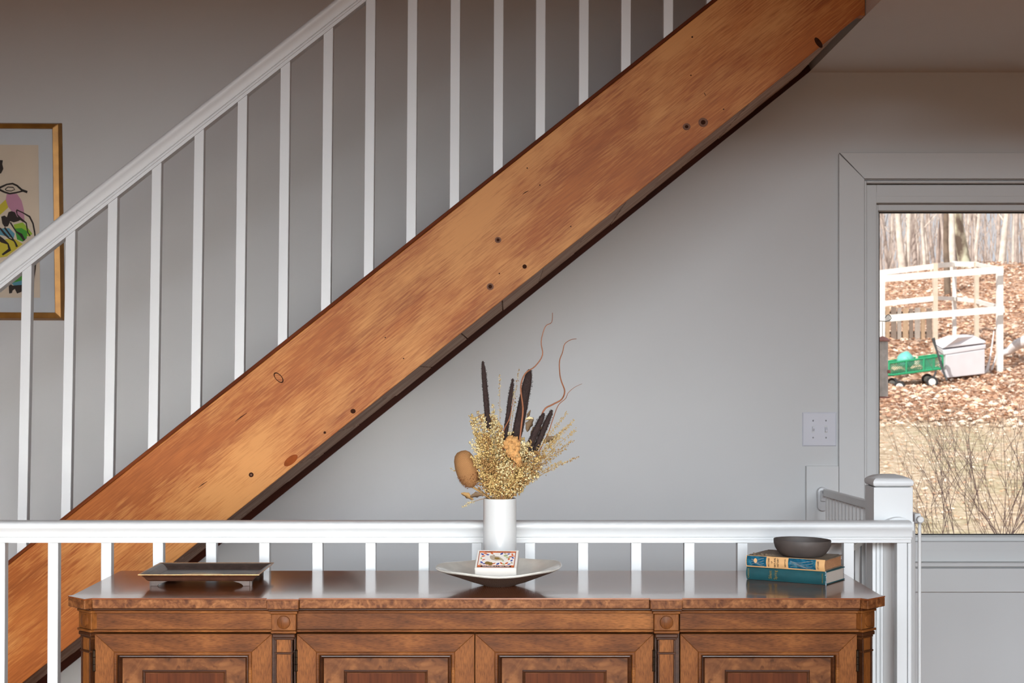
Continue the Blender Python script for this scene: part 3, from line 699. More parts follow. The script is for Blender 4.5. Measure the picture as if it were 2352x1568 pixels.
# carcass
cx0, cx1 = scx-.905, scx+.905; fY = 3.662
zb = .09
b = MB(); b.box(cx0, cx0+.02, 3.70, syb-.02, zb, zt0); b.box(cx1-.02, cx1, 3.70, syb-.02, zb, zt0); b.box(cx0, cx1, syb-.03, syb-.02, zb, zt0)
b.box(cx0, cx1, 3.685, syb-.03, zb, zb+.02); b.box(cx0+.02, cx1-.02, 3.685, 3.69, zb+.02, zt0)
b.build('carcass', M['wood_v'], SB)
b = MB(); b.box(cx0-.015, cx1+.015, 3.66, syb-.01, .0, .088); b.build('plinth', M['wood_dark'], SB, bevel=.004)
secs = [(212, 626), (681, 1502), (1561, 1974)]
for (a, c) in secs:
    xa_, xb_ = PX(a, fY), PX(c, fY)
    MB().box(xa_-.008, xb_+.008, SY+.012, 3.69, sz(1402.5), zt0-.0008).build('cornice_moulding', M['wood_dark'], SB, bevel=.0022)
    MB().box(xa_-.006, xb_+.006, SY+.019, 3.69, sz(1409), sz(1403)).build('cornice_moulding', M['wood_h'], SB, bevel=.002)
    MB().box(xa_, xb_, SY+.026, 3.69, sz(1446.5), sz(1409.5)).build('frieze', M['wood_h'], SB)
    MB().box(xa_-.002, xb_+.002, SY+.020, 3.69, sz(1453), sz(1447)).build('frieze_bead', M['wood_h'], SB, bevel=.0022)
for pc in (651.5, 1531): MB().box(PX(pc-27,3.66), PX(pc+28,3.66), 3.656, 3.70, zb, sz(1455)).build('face_frame', M['wood_dark'], SB)
def pilaster(fm):
    m_ = lambda: MB(fm)
    PL = m_().box(-.0285, .0285, 0, .05, sz(1446.5), sz(1409)).build('pilaster', M['wood_v'], SB, bevel=.0012, segs=1)
    m_().box(-.036, .036, -.006, .05, sz(1402), zt0-.0006).build('pilaster_moulding', M['wood_dark'], PL, bevel=.002)
    m_().box(-.032, .032, -.003, .05, sz(1408.6), sz(1402.5)).build('pilaster_moulding', M['wood_h'], PL, bevel=.002)
    m_().box(-.0295, .0295, -.004, .05, sz(1453), sz(1447)).build('pilaster_moulding', M['wood_h'], PL, bevel=.002)
    m_().box(-.0265, .0265, -.002, .05, sz(1463), sz(1454)).build('pilaster_capital', M['wood_dark'], PL, bevel=.0022)
    m_().box(-.0235, .0235, .001, .05, sz(1468), sz(1463.4)).build('pilaster_capital', M['wood_dark'], PL, bevel=.0015)
    m_().box(-.0205, .0205, .005, .05, zb+.05, sz(1468.5)).build('pilaster_shaft', M['wood_v'], PL)
    for s_ in (-1, 1): m_().box(min(s_*.0205,s_*.0165), max(s_*.0205,s_*.0165), .001, .05, zb+.05, sz(1468.4)).build('pilaster_shaft', M['wood_dark'], PL, bevel=.001, segs=1)
    m_().box(-.0215, .0215, -.001, .05, sz(1501), sz(1496.5)).build('pilaster_band', M['wood_dark'], PL, bevel=.0015)
    m_().box(-.028, .028, -.004, .05, zb, zb+.05).build('pilaster_base', M['wood_v'], PL, bevel=.002)
    rb = MB(fm@Matrix.Translation((0, 0, sz(1427.5)))@Matrix.Rotation(R(90), 4, 'X'))
    rb.lathe([(0,.0045),(.0125,.004),(.0148,.003),(.0155,.001),(.0155,-.001)], (0,0,0), 28).build('roundel', M['wood_v'], PL)
for pc in (651.5, 1531):
    pilaster(Matrix.Translation((PX(pc, 3.632), 3.632, 0)))
xm, ym = (-1.0257-.9733)/2, (3.663+3.611)/2
pilaster(Matrix.Translation((xm+.0195, ym+.0195, 0))@Matrix.Rotation(R(-45), 4, 'Z')@Matrix.Translation((-.009,0,0)))
pilaster(Matrix.Translation((mirror(xm)-.0195, ym+.0195, 0))@Matrix.Rotation(R(45), 4, 'Z')@Matrix.Translation((.009,0,0)))
# small filler stiles beside corner pilasters
for px0, px1 in ((200, 216), (1971, 1984)):
    MB().box(PX(px0,3.665), PX(px1,3.665), 3.664, 3.70, zb, sz(1409)).build('corner_stile', M['wood_v'], SB, bevel=.001, segs=1)
def door(x0p, x1p, m0, m1, hinge_left, in0, in1):
    Yd = SY+.024; x0, x1 = PX(x0p, Yd)+.0006, PX(x1p, Yd)-.0006; z1 = PZ(1455.5, Yd); z0 = zb+.012
    a0, a1 = PX(m0, Yd), PX(m1, Yd); zt_ = PZ(1497, Yd); zl = z0+(z1-zt_)
    DR = MB().box(x0+.02, x1-.02, Yd+.0105, Yd+.02, z0+.02, z1-.02).build('door', M['burl'], SB)
    g = .0002
    def pr_(pts, name, mat, ya=Yd, yb=Yd+.02, bv=.0008): return MB().prism(pts, ya, yb).build(name, mat, DR, bevel=bv, segs=1)
    pr_([(x0,z1),(x1,z1),(a1,zt_),(a0,zt_)], 'door_rail', M['wood_h']); pr_([(x0,z0),(a0,zl),(a1,zl),(x1,z0)], 'door_rail', M['wood_h'])
    pr_([(x0,z0+g),(x0,z1-g),(a0,zt_-g),(a0,zl+g)], 'door_stile', M['wood_v']); pr_([(x1,z0+g),(a1,zl+g),(a1,zt_-g),(x1,z1-g)], 'door_stile', M['wood_v'])
    # raised moulding: 4 mitred bars
    def mould(xa, xb, za, zc, prof, name, mat):
        # prof: list of (inset, y)
        n = len(prof); vs = []
        for ins, y in prof: vs += [(xa+ins,y,za+ins),(xb-ins,y,za+ins),(xb-ins,y,zc-ins),(xa+ins,y,zc-ins)]
        fs = [(i*4+j, i*4+(j+1)%4, (i+1)*4+(j+1)%4, (i+1)*4+j) for i in range(n-1) for j in range(4)]
        MB().add(vs, fs).build(name, mat, DR)
    mould(a0-.001, a1+.001, zl-.001, zt_+.001, [(0,Yd+.001),(0,Yd-.003),(.002,Yd-.0045),(.006,Yd-.0045),(.008,Yd-.0025),(.009,Yd+.002)], 'panel_moulding', M['wood_h'])
    mould(a0+.0078, a1-.0078, zl+.0078, zt_-.0078, [(0,Yd-.0015),(.0002,Yd+.006),(.004,Yd+.005),(.006,Yd+.007),(.0085,Yd+.0106)], 'panel_moulding', M['wood_dark'])
    b0, b1 = PX(in0, Yd), PX(in1, Yd); zi = PZ(1540, Yd); zil = zl+(zt_-zi)
    mould(b0, b1, zil, zi, [(0,Yd+.011),(.0003,Yd+.008),(.003,Yd+.007),(.006,Yd+.008),(.009,Yd+.0165)], 'inner_moulding', M['wood_dark'])
    MB().box(b0+.0075, b1-.0075, Yd+.0095, Yd+.0102, zil+.0075, zi-.0075).build('centre_panel', M['wood_red'], DR)
    hx = x0-.0012 if hinge_left else x1+.0012
    for zc in (PZ(1516.5, Yd), z0+.09):
        H = MB().tube([(hx, Yd-.002, zc-.024), (hx, Yd-.002, zc+.024)], .0032, 8)
        for t in (-.024, -.0085, .0085, .024): H.blob((hx, Yd-.002, zc+t), (.0042,.0042,.0018), 8, 4)
        H.build('hinge', M['hinge'], DR)
door(217, 625, 263, 578, True, 325, 518)
door(681, 1090, 727, 1044, True, 789, 982)
door(1091, 1501, 1137, 1458, False, 1200, 1394)
door(1562, 1969, 1604, 1926, False, 1666, 1862)

# ================================================================== THINGS ON THE SIDEBOARD
# tray
TC = (-.75, 3.93); hx_, hy_ = .1465, .121
TR = empty('footed_tray', (TC[0], TC[1], SZ), 'low rectangular bronze-glazed tray on bracket feet at the left of the sideboard', 'tray')
def rect_loft(levels, mat, name, par, bev=0):
    vs = []
    for ins, z in levels:
        for sx, sy in ((-1,-1),(1,-1),(1,1),(-1,1)):
            vs.append((TC[0]+sx*(hx_-ins), TC[1]+sy*(hy_-ins), SZ+z))
    n = len(levels)
    fs = [(i*4+j, i*4+(j+1)%4, (i+1)*4+(j+1)%4, (i+1)*4+j) for i in range(n-1) for j in range(4)]
    if name != 'rim': fs += [tuple((n-1)*4+j for j in range(4))]
    return MB().add(vs, fs).build(name, mat, par, bevel=bev)
rect_loft([(0,.030),(.006,.0275),(.012,.022),(.016,.016),(.020,.0125)], M['bronze_under'], 'body', TR)
rect_loft([(.002,.0303),(.010,.0285),(.018,.024),(.026,.0185),(.028,.0165)], M['bronze'], 'dish', TR)
rect_loft([(-.0008,.0295),(-.0006,.0312),(.0022,.0310),(.003,.0298),(.001,.0285),(-.0008,.0295)], M['bronze_rim'], 'rim', TR)
gp_ = [(TC[0]-.02+.055*math.cos(a)+.01*math.sin(3*a), TC[1]-.02+.045*math.sin(a)) for a in [i*math.pi/14 for i in range(28)]]
vprism(gp_, SZ+.0164, SZ+.0169).build('worn_patch', M['bronze_gold'], TR)
for sx in (-1, 1):
    for sy in (-1, 1):
        x = TC[0]+sx*(hx_-.026); y = TC[1]+sy*(hy_-.026)
        p = [(0,.0125),(0,0),(sx*-.016,0),(sx*-.019,.004),(sx*-.026,.0075),(sx*-.034,.0095),(sx*-.042,.0125)]
        MB().prism([(x+a, SZ+c) for a, c in p], y-.004, y+.004).build('foot', M['bronze'], TR, bevel=.0006)
        p = [(0,.0125),(0,0),(sy*-.012,0),(sy*-.016,.006),(sy*-.028,.0125)]
        pts = [(y+a, SZ+c) for a, c in p]; b = MB(); n = len(pts)
        b.add([(x-.004, yy, z) for yy, z in pts]+[(x+.004, yy, z) for yy, z in pts], [(i,(i+1)%n,(i+1)%n+n,i+n) for i in range(n)]+[tuple(range(n)), tuple(range(n,2*n))]); b.build('foot', M['bronze'], TR)
# cream bowl
BC = (-.021, 3.845)
BW = empty('cream_bowl', (BC[0], BC[1], SZ), 'wide shallow cream glazed bowl with a pinched uneven rim holding the matchbox', 'bowl')
def bfn(p, a, r, z):
    k = max(0, (r-.05)/.107)
    l = max(0, math.cos(a-math.pi))**26; fr_ = max(0, -math.sin(a)); rt = max(0, math.cos(a-.35))
    rr = 1+k*(.042*l-.03*max(0, math.cos(a-2.6))**4-.02*max(0,math.cos(a+2.5))**4+.012*math.sin(3*a))
    return Vector((BC[0]+(p.x-BC[0])*rr, BC[1]+(p.y-BC[1])*rr, p.z+k*k*(.006*rt-.004*fr_+.002*math.sin(5*a)-.001*l)))
MB().lathe([(0,.0),(.036,0),(.040,.002),(.070,.011),(.105,.024),(.135,.035),(.151,.0415)], (BC[0],BC[1],SZ), 56, bfn).build('bowl_outside', M['bowl_out'], BW)
MB().lathe([(.151,.0415),(.154,.0445),(.152,.047),(.146,.0465),(.125,.037),(.09,.0235),(.06,.013),(.03,.008),(0,.007)], (BC[0],BC[1],SZ), 56, bfn).build('bowl_inside', M['bowl_in'], BW)
# text helper
def text(s, size, mat, fm, parent, name='lettering', sx=1.0, align='CENTER', ext=.0002):
    cu = bpy.data.curves.new('t', 'FONT'); cu.body = s; cu.size = size; cu.align_x = align; cu.align_y = 'CENTER'; cu.extrude = ext; cu.resolution_u = 2
    to = bpy.data.objects.new('t', cu); C.objects.link(to); dg_ = bpy.context.evaluated_depsgraph_get()
    me = bpy.data.meshes.new_from_object(to.evaluated_get(dg_)); bpy.data.objects.remove(to)
    for v in me.vertices: v.co.x *= sx
    me.name = name; me.materials.clear(); me.materials.append(mat)
    o = bpy.data.objects.new(name, me); C.objects.link(o); place(o, fm, parent); return o
# match box, tilted in the bowl
mf = Matrix.Translation((PX(1139, 3.77), 3.772, SZ+.0325)) @ Matrix.Rotation(R(-5), 4, 'Z') @ Matrix.Rotation(R(27), 4, 'X')
MX = empty('matchbox', (PX(1139,3.77), 3.772, SZ+.03), 'white matchbox with colourful bird and fruit label lying in the cream bowl', 'matchbox')
MW, MD, MH = .0505, .078, .0215
b = MB(mf)
b.box(-MW, MW, 0, MD, MH-.001, MH); b.box(-MW, MW, 0, MD, 0, .001); b.box(-MW, -MW+.001, 0, MD, 0, MH); b.box(MW-.001, MW, 0, MD, 0, MH)
b.build('sleeve', M['matbox'], MX, bevel=.0003, segs=1)
MB(mf).box(-MW+.0015, MW-.0015, .0006, MD-.0006, .0015, MH-.0015).build('drawer', M['matbox'], MX)
def lab(x0, x1, y0, y1, mat, h, name='label_print'):
    return MB(mf).box(x0, x1, y0, y1, MH, MH+h).build(name, M[mat], LB)
LB = MB(mf).box(-.0455, .0445, .004, .074, MH, MH+.0002).build('printed_label', M['l_orange'], MX)
lab(-.0435, .0425, .0135, .067, 'matbox', .0004); lab(-.0455,.0445,.0045,.0055,'l_brown',.0004); lab(-.0455,-.0447,.004,.074,'l_brown',.0004); lab(.0437,.0445,.004,.074,'l_brown',.0004)
lab(-.037, .037, .0055, .0115, 'l_brown', .0004)
tf = lambda x, y, z: mf@Matrix.Translation((x, y, MH+z))
text('SAFETY MATCHES', .0062, M['l_brown'], tf(0,.0705,.0003), LB, sx=1.25)
text('PARTRIDGE IN A PEAR TREE', .0052, M['matbox'], tf(0,.0085,.0006), LB, sx=1.0)
rnd = random.Random(5)
def leafpoly(cx, cy, L, W, a):
    return [(cx+L*u*math.cos(a)-W*v*math.sin(a), cy+L*u*math.sin(a)+W*v*math.cos(a)) for u, v in ((-1,0),(-.4,.8),(.3,.8),(1,0),(.3,-.8),(-.4,-.8))]
def flat(pts, mat, h, name='label_print'):
    n = len(pts); MB(mf).add([(x,y,MH+.0004) for x,y in pts]+[(x,y,MH+h) for x,y in pts], [(i,(i+1)%n,(i+1)%n+n,i+n) for i in range(n)]+[tuple(range(n,2*n))]).build(name, M[mat], LB)
spots = [(-.037,.060),(-.030,.063),(-.024,.058),(-.034,.052),(-.038,.042),(-.032,.036),(-.036,.025),(-.037,.017),(-.029,.019),(-.006,.020),(.004,.019),(.012,.022),(.018,.018),(.025,.022),(.031,.018),(.037,.024),(.036,.034),(.029,.040),(.038,.046),(.032,.050),(.026,.046),(.036,.060),(.027,.062),(.018,.064),(.010,.063),(-.014,.064),(.022,.055),(.038,.053),(.015,.033),(-.02,.026)]
for i, (x, y) in enumerate(spots):
    flat(leafpoly(x, y, rnd.uniform(.0044,.0060), rnd.uniform(.0024,.0034), rnd.uniform(0, 3.1)), ['l_blue','l_orange','l_blue','l_orange','l_sage','l_orange','l_blue','l_grey'][i % 8], .0006)
for (x, y) in ((-.022,.022),(-.014,.019)): flat([(x+.006*math.cos(a), y+.0068*math.sin(a)) for a in [k*math.pi/6 for k in range(12)]], 'l_olive', .0007)
flat([(.020+.005*math.cos(a), .054+.004*math.sin(a)) for a in [k*math.pi/5 for k in range(10)]], 'l_sage', .0007)
flat([(-.018,.052),(-.013,.058),(-.008,.058),(-.005,.052),(.004,.050),(.012,.042),(.018,.034),(.008,.034),(-.002,.032),(-.012,.036),(-.017,.043)], 'l_grey', .0008)
flat([(-.006,.046),(.003,.046),(.009,.039),(.0,.037),(-.006,.040)], 'l_olive', .0010)
flat([(-.0165,.056),(-.0135,.0575),(-.010,.056),(-.0135,.0535)], 'matbox', .0010)

# vase
VC = (PX(1148,4.06), 4.062); vr = .0427; vh = PZ(1146,4.03)-SZ
VS = MB().lathe([(0,0),(vr-.004,0),(vr,.004),(vr,vh-.003),(vr-.001,vh),(vr-.004,vh-.001),(vr-.004,.008),(0,.006)], (VC[0],VC[1],SZ), 56).build('vase', M['vase'])
tag(VS, 'straight white cylindrical vase holding the dried flower arrangement', 'vase')
mouth = Vector((VC[0], VC[1], SZ+vh)); VY = 4.06
def V(px, py, dy=0): q_ = P(px, py, VY+dy); return q_
def inside(tip, k=0):  # anchor points inside the vase
    return [Vector((VC[0]+random.uniform(-.02,.02), VC[1]+random.uniform(-.02,.02), SZ+.02)), Vector((VC[0]+max(-.030,min(.030,(tip.x-VC[0])*.25)), VC[1]+max(-.026,min(.026,(tip.y-VC[1])*.3)), SZ+vh))]
# millet spikes
def millet(top, bot, wpx, label, dy):
    T, B_ = V(*top, dy), V(*bot, dy*.7); r = wpx/2*VY/F; an = inside(B_)
    o = empty('millet_spike', an[0], label, 'dried flower', 'dark millet spikes in the vase')
    pts = [B_.lerp(T, t/10) for t in range(11)]; rd = [r*.85, r, r*1.02, r, r, r*.98, r*.95, r*.92, r*.86, r*.72, r*.3]
    b = MB().tube(pts, rd, 12)
    ax = (T-B_).normalized(); a = ax.orthogonal().normalized(); c_ = ax.cross(a)
    for i in range(520):
        t = random.random(); ph = random.uniform(0, 6.28); n_ = a*math.cos(ph)+c_*math.sin(ph)
        rr = r*(1.0 if t < .85 else 1-(t-.85)*4); p = B_.lerp(T, t*.99)+n_*rr
        L_ = random.uniform(.0012,.0026); s_ = .0006
        tq = p+n_*L_+ax*L_*.5; b.add([p+ax*s_, p-ax*s_+c_*s_, p-ax*s_-c_*s_, tq], [(0,1,3),(1,2,3),(2,0,3)])
    b.build('spike', M['millet'], o, recalc=False)
    MB().tube([an[0], an[1], B_], .0016, 6).build('stem', M['stem'], o)
millet((1109,829),(1122,985),12.5,'tall slim dark millet spike standing leftmost in the vase',-.01)
millet((1178,869),(1158,1020),10.5,'slim straight dark millet spike in the middle of the arrangement',-.02)
millet((1217,848),(1185,1010),24,'thickest bristly black millet spike of the arrangement',.015)
millet((1268,941),(1226,1040),13.5,'short brown millet spike leaning furthest right in the vase',.02)
millet((1249,948),(1203,1055),16,'short dark millet spike just left of the rightmost one',-.005)
# willow twigs
def twig(path, r0, label, dy=0):
    pts = [V(x, y, dy+.004*math.sin(i*1.7)) for i, (x, y) in enumerate(path)]
    # catmull smoothing
    sm = []
    for i in range(len(pts)-1):
        p0, p1, p2, p3 = pts[max(i-1,0)], pts[i], pts[i+1], pts[min(i+2,len(pts)-1)]
        for t in (0,.25,.5,.75):
            sm.append(.5*((2*p1)+(-p0+p2)*t+(2*p0-5*p1+4*p2-p3)*t*t+(-p0+3*p1-3*p2+p3)*t**3))
    sm.append(pts[-1]); an = inside(sm[-1]); sm += [an[1], an[0]]; n = len(sm)
    o = MB().tube(sm, [r0*(.35+.75*min(1, i/(n*.75))) for i in range(n)], 7).build('willow_twig', M['willow'])
    tag(o, label, 'dried twig', 'curly willow twigs in the vase')
twig([(1269,718),(1267,740),(1252.5,750),(1243,784),(1246,815),(1229,841),(1206,858),(1196,889),(1201,936),(1198,973),(1190,1030),(1172,1100)], .0021, 'curly reddish willow twig reaching highest above the vase', -.04)
twig([(1324,778),(1311,780),(1297,790),(1292,809),(1285,830),(1286,860),(1290,877),(1297,898),(1290,917),(1269,929),(1248,944),(1230,1000),(1195,1080)], .0021, 'curly willow twig with a hooked tip to the upper right', 0)
twig([(1337,881),(1320,889),(1305,902),(1299,915),(1282,931),(1269,965),(1257,999),(1225,1060),(1190,1110)], .0013, 'thin dark willow twig pointing to the right with a forked bend', .01)
twig([(1180,915),(1177,927),(1170,961),(1158,986),(1155,1016),(1156,1070)], .0017, 'short curved red willow twig in front of the middle spike', -.035)
# banksia
BK = empty('banksia_head', V(1082,1120), 'large brown ribbed banksia cone at the left edge of the arrangement', 'dried flower')
axb = (V(1062,1040,-.03)-V(1086,1118,-.03)).normalized(); xb_ = axb.orthogonal().normalized(); Qb = Matrix((xb_, axb.cross(xb_), axb)).transposed()
def bkfn(p, a, r, z): return V(1072,1077,-.03)+Qb@Vector((p.x, p.y, p.z))
b = MB().lathe([(.0005,.049),(.012,.047),(.020,.040),(.0255,.028),(.0285,.010),(.0285,-.008),(.026,-.022),(.021,-.034),(.013,-.044),(.004,-.049)], (0,0,0), 28, bkfn)
b.build('cone', M['banksia'], BK)
b = MB()
for i in range(700):
    t = random.uniform(-.048,-.012); ph = random.uniform(0,6.28); rr = .0285*math.sqrt(max(0,1-(t/.052)**2))
    p = V(1072,1077,-.03)+Qb@Vector((rr*math.cos(ph), rr*math.sin(ph), t)); n_ = (Qb@Vector((math.cos(ph), math.sin(ph), -.6))).normalized()
    L_ = random.uniform(.002,.005); s_ = Vector((random.uniform(-1,1),random.uniform(-1,1),random.uniform(-1,1)))*.0008
    b.add([p+s_, p-s_, p+n_*L_], [(0,1,2)])
b.build('bristles', paint('banksia_bristle', srgb(122,74,36), .85, .3, 60, 0), BK, recalc=False)['kind'] = 'stuff'
MB().tube([V(1086,1118,-.03), Vector((VC[0]-.025, VC[1]-.012, SZ+vh)), Vector((VC[0]-.01, VC[1], SZ+.02))], .003, 6).build('stem', M['stem'], BK)
# orange floret
FL = empty('orange_floret', V(1178,1060,-.05), 'fluffy orange dried floret at the front centre of the arrangement', 'dried flower')
b = MB()
for (x, y, r_) in ((1172,1010,10),(1182,1012,9),(1168,1022,11),(1176,1026,13),(1186,1030,9),(1174,1038,12),(1184,1046,11),(1190,1056,8),(1193,1064,7),(1163,1016,6),(1188,1020,7)):
    c_ = V(x, y, -.05+random.uniform(-.006,.006)); rr = r_*VY/F
    b.blob(c_, (rr, rr*.8, rr), 22, 14)
for v in b.v:
    d_ = noise.noise(v*260)*.0040+noise.noise(v*800)*.0030; v += Vector((d_, d_*.6, d_*.9))
b.build('petals', M['fluff'], FL)
MB().tube([V(1182,1058,-.05), Vector((VC[0]+.01, VC[1]-.025, SZ+vh)), Vector((VC[0]+.004, VC[1], SZ+.02))], .0015, 6).build('stem', M['stem'], FL)
# golden pepper-grass sprigs
def sprig(tip, dy, dens, spread, mat, label, group, start=.35, size=.0024):
    T = V(tip[0], tip[1], dy); an = inside(T)
    ctrl = an[1].lerp(T, .45)+Vector((-(T.x-an[1].x)*.12, 0, .012))
    pts = [an[0], an[1]]+[((1-t)**2)*an[1]+2*t*(1-t)*ctrl+t*t*T for t in (.2,.4,.6,.8,1)]
    o = empty('pepper_grass_sprig', an[0], label, 'dried flower', group)
    MB().tube(pts, [.0009]*4+[.0007,.0005,.0003], 4).build('stem', M['stem'], o)
    bb = (MB(), MB()); path = pts[1:]
    for i in range(dens):
        b = bb[i % 5 < 2]
        t = start+(1-start)*random.random()**.9; s_ = t*(len(path)-1); k_ = min(int(s_), len(path)-2); p = path[k_].lerp(path[k_+1], s_-k_)
        ax = (path[k_+1]-path[k_]).normalized(); ph = random.uniform(0,6.28); a = ax.orthogonal().normalized(); c_ = ax.cross(a)
        n_ = a*math.cos(ph)+c_*math.sin(ph); rr = spread*(1-.65*(t-start)/(1-start))*(.3+.7*random.random())
        q_ = p+n_*rr+ax*rr*.7
        Qr = Matrix.Rotation(random.uniform(0,6.28), 3, n_)@Matrix.Rotation(random.uniform(-.9,.9), 3, 'X')
        b.octa(q_, size*random.uniform(.65,1.25), Qr)
        if i % 3 == 0: w_ = c_*.0003; b.add([p+w_, p-w_, q_], [(0,1,2)])
    bb[0].build('seed_heads', mat, o, recalc=False)['kind'] = 'stuff'; bb[1].build('seed_heads', random.choice(M['seed']), o, recalc=False)['kind'] = 'stuff'
gl_ = 'golden pepper-grass sprigs massed over the vase mouth'
tips = []
for i in range(30):
    u = i/29; x = 1082+u*150+random.uniform(-8,8)
    y = 950+abs(u-.15)*60+random.uniform(-8,70)
    tips.append((x, y, random.uniform(-.055,.03)))
SL = lambda x: 'golden seeded pepper-grass sprig packed on the %s side of the dense seed mass' % ('left' if x < 1120 else 'right' if x > 1180 else 'middle')
for (x, y, dy) in tips: sprig((x,y), dy, 170, .023, random.choice(M['seed'][:2]+[M['seed'][1]]), SL(x), gl_, .12, .0027)
for i in range(20):
    x = 1078+i*9+random.uniform(-6,6); sprig((x, 1062+random.uniform(-26,34)), random.uniform(-.08,-.03), 130, .022, random.choice(M['seed']), 'short golden sprig low on the %s side, spilling over the vase mouth' % ('left' if x < 1150 else 'right'), 'short sprigs spilling over the vase mouth', .05, .0029)
for (x, y) in ((1118,930),(1132,928),(1098,945),(1108,958),(1140,955),(1086,985)): sprig((x,y), random.uniform(-.03,0), 90, .010, M['seed'][0], 'pale pepper-grass sprig rising above the left side of the vase', 'pale sprigs above the left side', .45, .0021)
for (x, y) in ((1302,948),(1318,965),(1324,985),(1310,975),(1318,1010),(1296,985),(1300,1030),(1285,1005),(1290,1060),(1275,1030)): sprig((x,y), random.uniform(-.03,.03), 130, .012, M['seed'][1], 'feathery golden grass plume fanning out to the right', 'feathery plumes to the right', .35, .0016)
sprig((1328,1049), 0, 80, .007, M['seed'][2], 'single brown seeded sprig sticking out lowest to the right', None, .55, .0016)
for (x, y) in ((1148,862),(1192,845),(1180,900)): sprig((x,y), .03, 50, .008, M['seed'][0], 'thin faint grass sprig rising behind the dark spikes', 'thin sprigs behind the spikes', .6, .0014)
for (x, y) in ((1034,1075),(1058,1110),(1062,1163)): sprig((x,y), -.01, 34, .007, M['seed'][0], 'small stray sprig poking out at the lower left of the vase', 'stray sprigs at the lower left', .6, .0016)
# dried leaves
def dleaf(px, py, L_, W_, rot, dy, label, mat=None):
    c_ = V(px, py, dy); b = MB(); n = 7; vs = []
    for i in range(n):
        t = i/(n-1); wd = W_*math.sin(math.pi*min(1, t*.95+.03))*(1+.2*math.sin(i*2.6))
        x = (t-.5)*L_; up_ = .18*L_*math.sin(t*4)
        for s_ in (-1, 0, 1): vs.append((x, (abs(s_)*.3)*W_+up_*.3, s_*wd+up_*.2))
    fs = [(i*3+j, i*3+j+1, i*3+j+4, i*3+j+3) for i in range(n-1) for j in range(2)]
    b.M = Matrix.Translation(c_)@Matrix.Rotation(-rot, 4, 'Y')@Matrix.Rotation(.5, 4, 'X'); b.add(vs, fs, True)
    o = b.build('dried_leaf', mat or M['dryleaf'], recalc=False); md = o.modifiers.new('s', 'SOLIDIFY'); md.thickness = .0006
    b2 = MB()
    tag(o, label, 'dried leaf', 'curled dried leaves in the vase')
dleaf(1218,975,.040,.010,R(70),-.0,'grey-brown curled leaf between the thick spike and right spike')
dleaf(1232,990,.036,.011,R(40),.01,'crumpled brown leaf behind the short dark spike')
dleaf(1073,1140,.036,.008,R(-25),-.03,'tan leaf curling below the banksia cone', M['stem'])
dleaf(1095,1138,.034,.008,R(15),-.045,'pale tan leaf hanging over the left vase lip')
dleaf(1215,952,.026,.004,R(75),.02,'narrow notched leaf standing right of the thick spike')
dleaf(1216,962,.022,.005,R(10),.0,'small yellow leaf right of the thick spike', M['seed'][0])
dleaf(1262,1010,.034,.009,R(30),.0,'tan leaf tucked among the right-hand plumes')

# books
def rot_frame(x, y, z, a): return Matrix.Translation((x,y,z))@Matrix.Rotation(a, 4, 'Z')
fr_c = (.779, 3.843); a1 = math.atan2(-.114, .178); Lb_, Wb_, Tb = .211, .130, .0325
BF = rot_frame(fr_c[0], fr_c[1], SZ+.0005, a1)   # local x from spine right end going -x to left, y into depth
BG = empty('book', (fr_c[0], fr_c[1], SZ), 'teal cloth book with faded gilt spine lettering, bottom of the stack', 'book')
def book_body(fm, L_, W_, T_, cov, pages, par, spine_mat=None):
    th = .0025; n = 9
    # cover: back board, top board, rounded spine
    MB(fm).box(-L_, 0, .004, W_, 0, th).build('cover_board', cov, par, bevel=.0008)
    MB(fm).box(-L_, 0, .004, W_, T_-th, T_).build('cover_board', cov, par, bevel=.0008)
    pts = [(-.0015*math.sin(math.pi*i/(n-1))-.0+.004-.004*math.sin(math.pi*i/(n-1)), T_*i/(n-1)) for i in range(n)]
    prof = pts+[(y+.0025, z) for y, z in reversed(pts)]
    b = MB(fm); m_ = len(prof)
    b.add([(-L_, y, z) for y, z in prof]+[(0, y, z) for y, z in prof], [(i,(i+1)%m_,(i+1)%m_+m_,i+m_) for i in range(m_)]+[tuple(range(m_))[::-1], tuple(range(m_,2*m_))], True)
    sp = b.build('spine', spine_mat or cov, par)
    MB(fm).box(-L_+.003, -.003, .006, W_-.004, th, T_-th).build('page_block', pages, par)
    return sp
sp1 = book_body(BF, Lb_, Wb_, Tb, M['book_green'], M['pages_white'], BG)
def spf(fm, x, z, T_): return fm@Matrix.Translation((x, -.0022, z))@Matrix.Rotation(R(90), 4, 'X')@Matrix.Rotation(R(90), 4, 'Z')
text('Silent', .0115, M['gilt'], spf(BF,-.145,Tb/2,Tb), sp1, sx=.8); text('Spring', .0115, M['gilt'], spf(BF,-.131,Tb/2,Tb), sp1, sx=.8)
text('CARSON', .006, M['gilt'], spf(BF,-.204,Tb/2,Tb), sp1); text('HOUGHTON', .004, M['gilt'], spf(BF,-.008,Tb/2,Tb), sp1)
b = MB(BF)
for i in range(9): z_ = Tb*i/8; b.blob((-.0008+.0006*math.sin(i*3), .0005+.001*abs(i-4)/4, z_*.94+.001), (.0022,.0016,.0022), 6, 4)
b.build('worn_edge', paint('worn_cloth_edge', srgb(130,150,160), .9, .4, 90, 0), BG)
T2 = .0285; L2, W2 = .205, .136
a2 = a1+R(2.0)
BF2 = rot_frame(.7755, 3.8415, SZ+.0335, a2)
B2 = empty('book', (.775, 3.84, SZ+.033), 'blue and tan book in a torn dust jacket, top of the stack', 'book')
sp2 = book_body(BF2, L2, W2, T2, M['jacket_in'], M['pages_tan'], B2, M['book_tan'])
